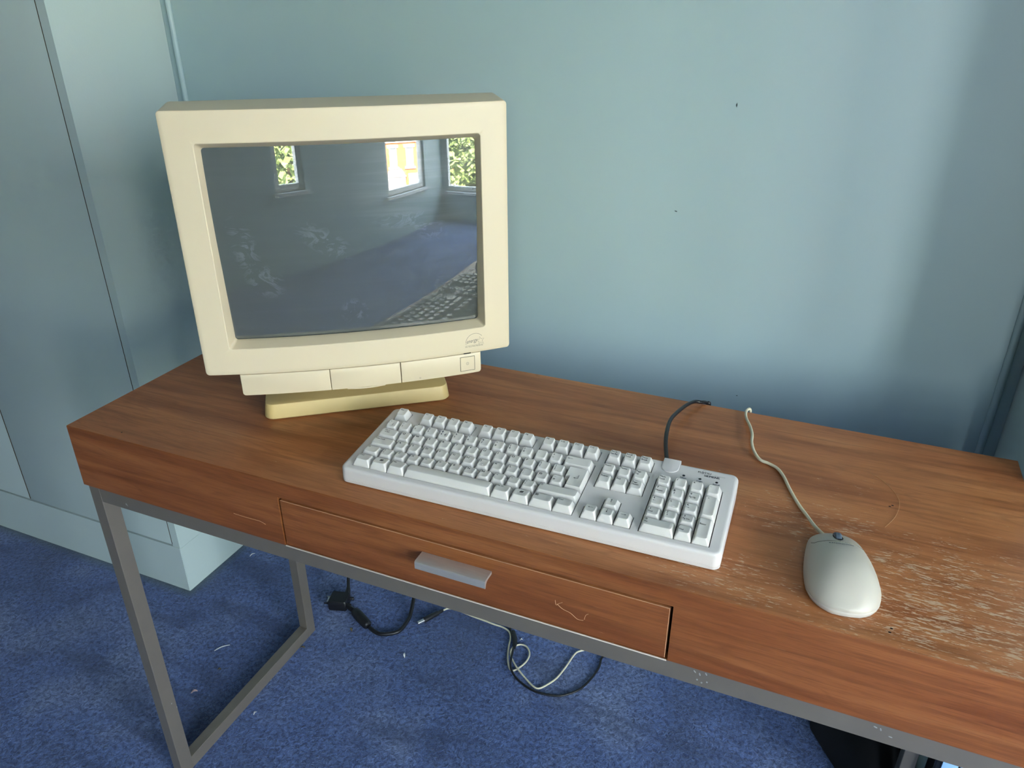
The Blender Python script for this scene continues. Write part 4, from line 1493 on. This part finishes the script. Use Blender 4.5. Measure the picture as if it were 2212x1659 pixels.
# a single hair lying on the worn veneer
mb = MB()
hp = [(1.056, 0.3084, .0006), (1.0683, 0.2988, .0006), (1.0813, 0.2788, .0006), (1.0876, 0.2603, .0008), (1.0882, 0.2432, .0008), (1.0837, 0.2215, .0006), (1.078, 0.2067, .0006), (1.072, 0.1938, .0006)]
mb.tube(spline([(x - 1.08, y - .25, z) for x, y, z in hp], 6), 0.00022, 5)
hair = build(mb, 'hair_strand', plain('pale_hair', srgb(196, 150, 104), 0.5), None, 60)
hair.location = (1.08, .25, H)
tag(hair, 'single thin curved hair on the desk top behind the mouse', 'hair')

# ------------------------------------------------------------------ outdoors (seen reflected in the screen, and lighting the room)
GZ = -5.5
mb = MB(); mb.box(-40, 60, -60, RY0 - 0.26, GZ - 0.2, GZ)
tag(build(mb, 'ground', ASPH), 'pale street outside the windows', kind='structure')
mb = MB(); mb.box(RX1 + 0.26, 60, RY0 - 0.26, 40, GZ - 0.2, GZ)
tag(build(mb, 'ground', ASPH), 'pale street outside the right window', kind='structure')

HAZ = R(48)
Fc = Vector((3.5 + 34 * math.sin(HAZ), -2.3 - 34 * math.cos(HAZ), GZ))
HW_ = 5.0
def arch(cx, z0, w, h, n=10):
    pts = [(cx - w / 2, z0), (cx + w / 2, z0), (cx + w / 2, z0 + h - w / 2)]
    pts += [(cx + w / 2 * math.cos(math.pi * k / n), z0 + h - w / 2 + w / 2 * math.sin(math.pi * k / n)) for k in range(1, n)]
    pts += [(cx - w / 2, z0 + h - w / 2)]
    return pts
def house(label, k):
    """local +y faces our windows"""
    root = tag(empty('terraced_house', Fc + Vector((math.cos(HAZ), math.sin(HAZ), 0)) * (HW_ * k), HAZ), label, 'house', 'houses across the street')
    h = 5.6
    mb = MB(); mb.box(-HW_ / 2, HW_ / 2, -6, 0, 0, h)
    build(mb, 'brick_wall', BRICK, root)
    mb = MB()
    mb.add([(-HW_ / 2, .35, h), (HW_ / 2, .35, h), (HW_ / 2, -3, h + 2.3), (-HW_ / 2, -3, h + 2.3), (-HW_ / 2, -6.3, h), (HW_ / 2, -6.3, h), (-HW_ / 2, .35, h - .12), (HW_ / 2, .35, h - .12), (-HW_ / 2, -6.3, h - .12), (HW_ / 2, -6.3, h - .12)],
           [(0, 1, 2, 3), (3, 2, 5, 4), (0, 6, 7, 1), (6, 8, 9, 7), (0, 3, 4, 8, 6), (1, 7, 9, 5, 2), (4, 5, 9, 8)])
    build(mb, 'roof', SLATE, root)
    mb = MB(); mb.box(-HW_ / 2, HW_ / 2, 0, .14, h - .42, h - .12)
    build(mb, 'cornice', RENDER_W, root)
    for x in (-1.35, 0.75):
        w_, z0, hh = .95, 3.0, 1.75
        mb = MB()
        mb.box(x - w_ / 2 - .22, x + w_ / 2 + .22, 0, .12, z0 + hh, z0 + hh + .30)
        mb.box(x - w_ / 2 - .22, x + w_ / 2 + .22, 0, .18, z0 - .20, z0)
        mb.box(x - w_ / 2, x - w_ / 2 + .08, 0, .06, z0, z0 + hh); mb.box(x + w_ / 2 - .08, x + w_ / 2, 0, .06, z0, z0 + hh)
        mb.box(x - w_ / 2 + .08, x + w_ / 2 - .08, 0, .05, z0 + hh / 2 - .03, z0 + hh / 2 + .03)
        wf = build(mb, 'window_surround', RENDER_W, root)
        for (a, b) in ((z0, z0 + hh / 2 - .03), (z0 + hh / 2 + .03, z0 + hh)):
            mb = MB(); mb.box(x - w_ / 2 + .08, x + w_ / 2 - .08, 0.0, .02, a, b)
            build(mb, 'pane', DARKGLASS, wf)
    # ground floor: white bay with hipped slate roof, arched porch
    mb = MB(); mb.box(-2.35, 0.05, 0, .75, 0, 2.15)
    bay = build(mb, 'bay_wall', RENDER_W, root)
    mb = MB()
    mb.add([(-2.5, 0, 2.15), (-2.5, .9, 2.15), (.2, .9, 2.15), (.2, 0, 2.15), (-1.9, 0, 2.85), (-.4, 0, 2.85)], [(0, 1, 4), (1, 2, 5, 4), (2, 3, 5), (0, 4, 5, 3), (0, 3, 2, 1)])
    build(mb, 'bay_roof', SLATE, root)
    for x in (-1.85, -1.15, -.45):
        mb = MB(); pts = arch(x, .75, .46, 1.2)
        mb.loft([[(a, .75, b) for a, b in pts], [(a, .77, b) for a, b in pts]])
        build(mb, 'bay_pane', DARKGLASS, bay)
    mb = MB(); mb.box(.45, 2.5, 0, .12, 0, 2.35)
    por = build(mb, 'porch_wall', RENDER_W, root)
    pts = arch(1.45, 0, 1.1, 2.0)
    mb = MB(); mb.loft([[(a, .12, b) for a, b in pts], [(a, .14, b) for a, b in pts]])
    build(mb, 'porch_door', plain('porch_shade', srgb(150, 140, 136), 0.6), por)
    return root
house('brick terraced house mirrored at the top right of the screen', 0)
house('brick terraced house next to the left in the mirrored street', -1)
house('brick terraced house behind the tree in the mirrored street', 1)

def tree(label, x, y, rad, hgt, seed):
    rnd = random.Random(seed)
    root = tag(empty('street_tree', (x, y, GZ)), label, 'tree', 'trees outside the windows')
    mb = MB()
    mb.tube([(0.03 * math.sin(i), 0.03 * math.cos(i * 1.3), hgt * .62 * i / 8) for i in range(9)], [.16 - .012 * i for i in range(9)], 10)
    for k in range(6):
        a = k * 1.05
        mb.tube([(0, 0, hgt * .34), (rad * .3 * math.cos(a), rad * .3 * math.sin(a), hgt * .5), (rad * .65 * math.cos(a), rad * .65 * math.sin(a), hgt * (.55 + .05 * k))], [.06, .04, .015], 6)
    build(mb, 'trunk', BARK, root, 60)
    mb = MB()
    for i in range(5200):
        a, b = rnd.uniform(0, 2 * math.pi), math.acos(rnd.uniform(-1, 1))
        rr = rad * (rnd.random() ** 0.33) * (0.8 + .25 * math.sin(3 * a) * math.sin(2 * b))
        p = Vector((rr * math.sin(b) * math.cos(a), rr * math.sin(b) * math.sin(a), hgt * .56 + rr * 1.35 * math.cos(b)))
        d = Vector((rnd.uniform(-1, 1), rnd.uniform(-1, 1), rnd.uniform(-.6, .6))).normalized()
        e = d.cross(Vector((rnd.uniform(-1, 1), rnd.uniform(-1, 1), rnd.uniform(-1, 1)))).normalized()
        L, w = rnd.uniform(.09, .17), rnd.uniform(.05, .085)
        mb.add([p - d * L, p + e * w, p + d * L, p - e * w], [(0, 1, 2, 3)])
    fo = build(mb, 'foliage', LEAF, root, recalc=False)
    fo['kind'] = 'stuff'
    return root
tree('leafy tree outside the narrow window mirrored at the screen\'s upper left', 4.6, -8.2, 2.3, 11.2, 1)
tree('leafy tree before the houses mirrored at the screen\'s top right corner', 11.6, -5.9, 1.6, 10.4, 2)
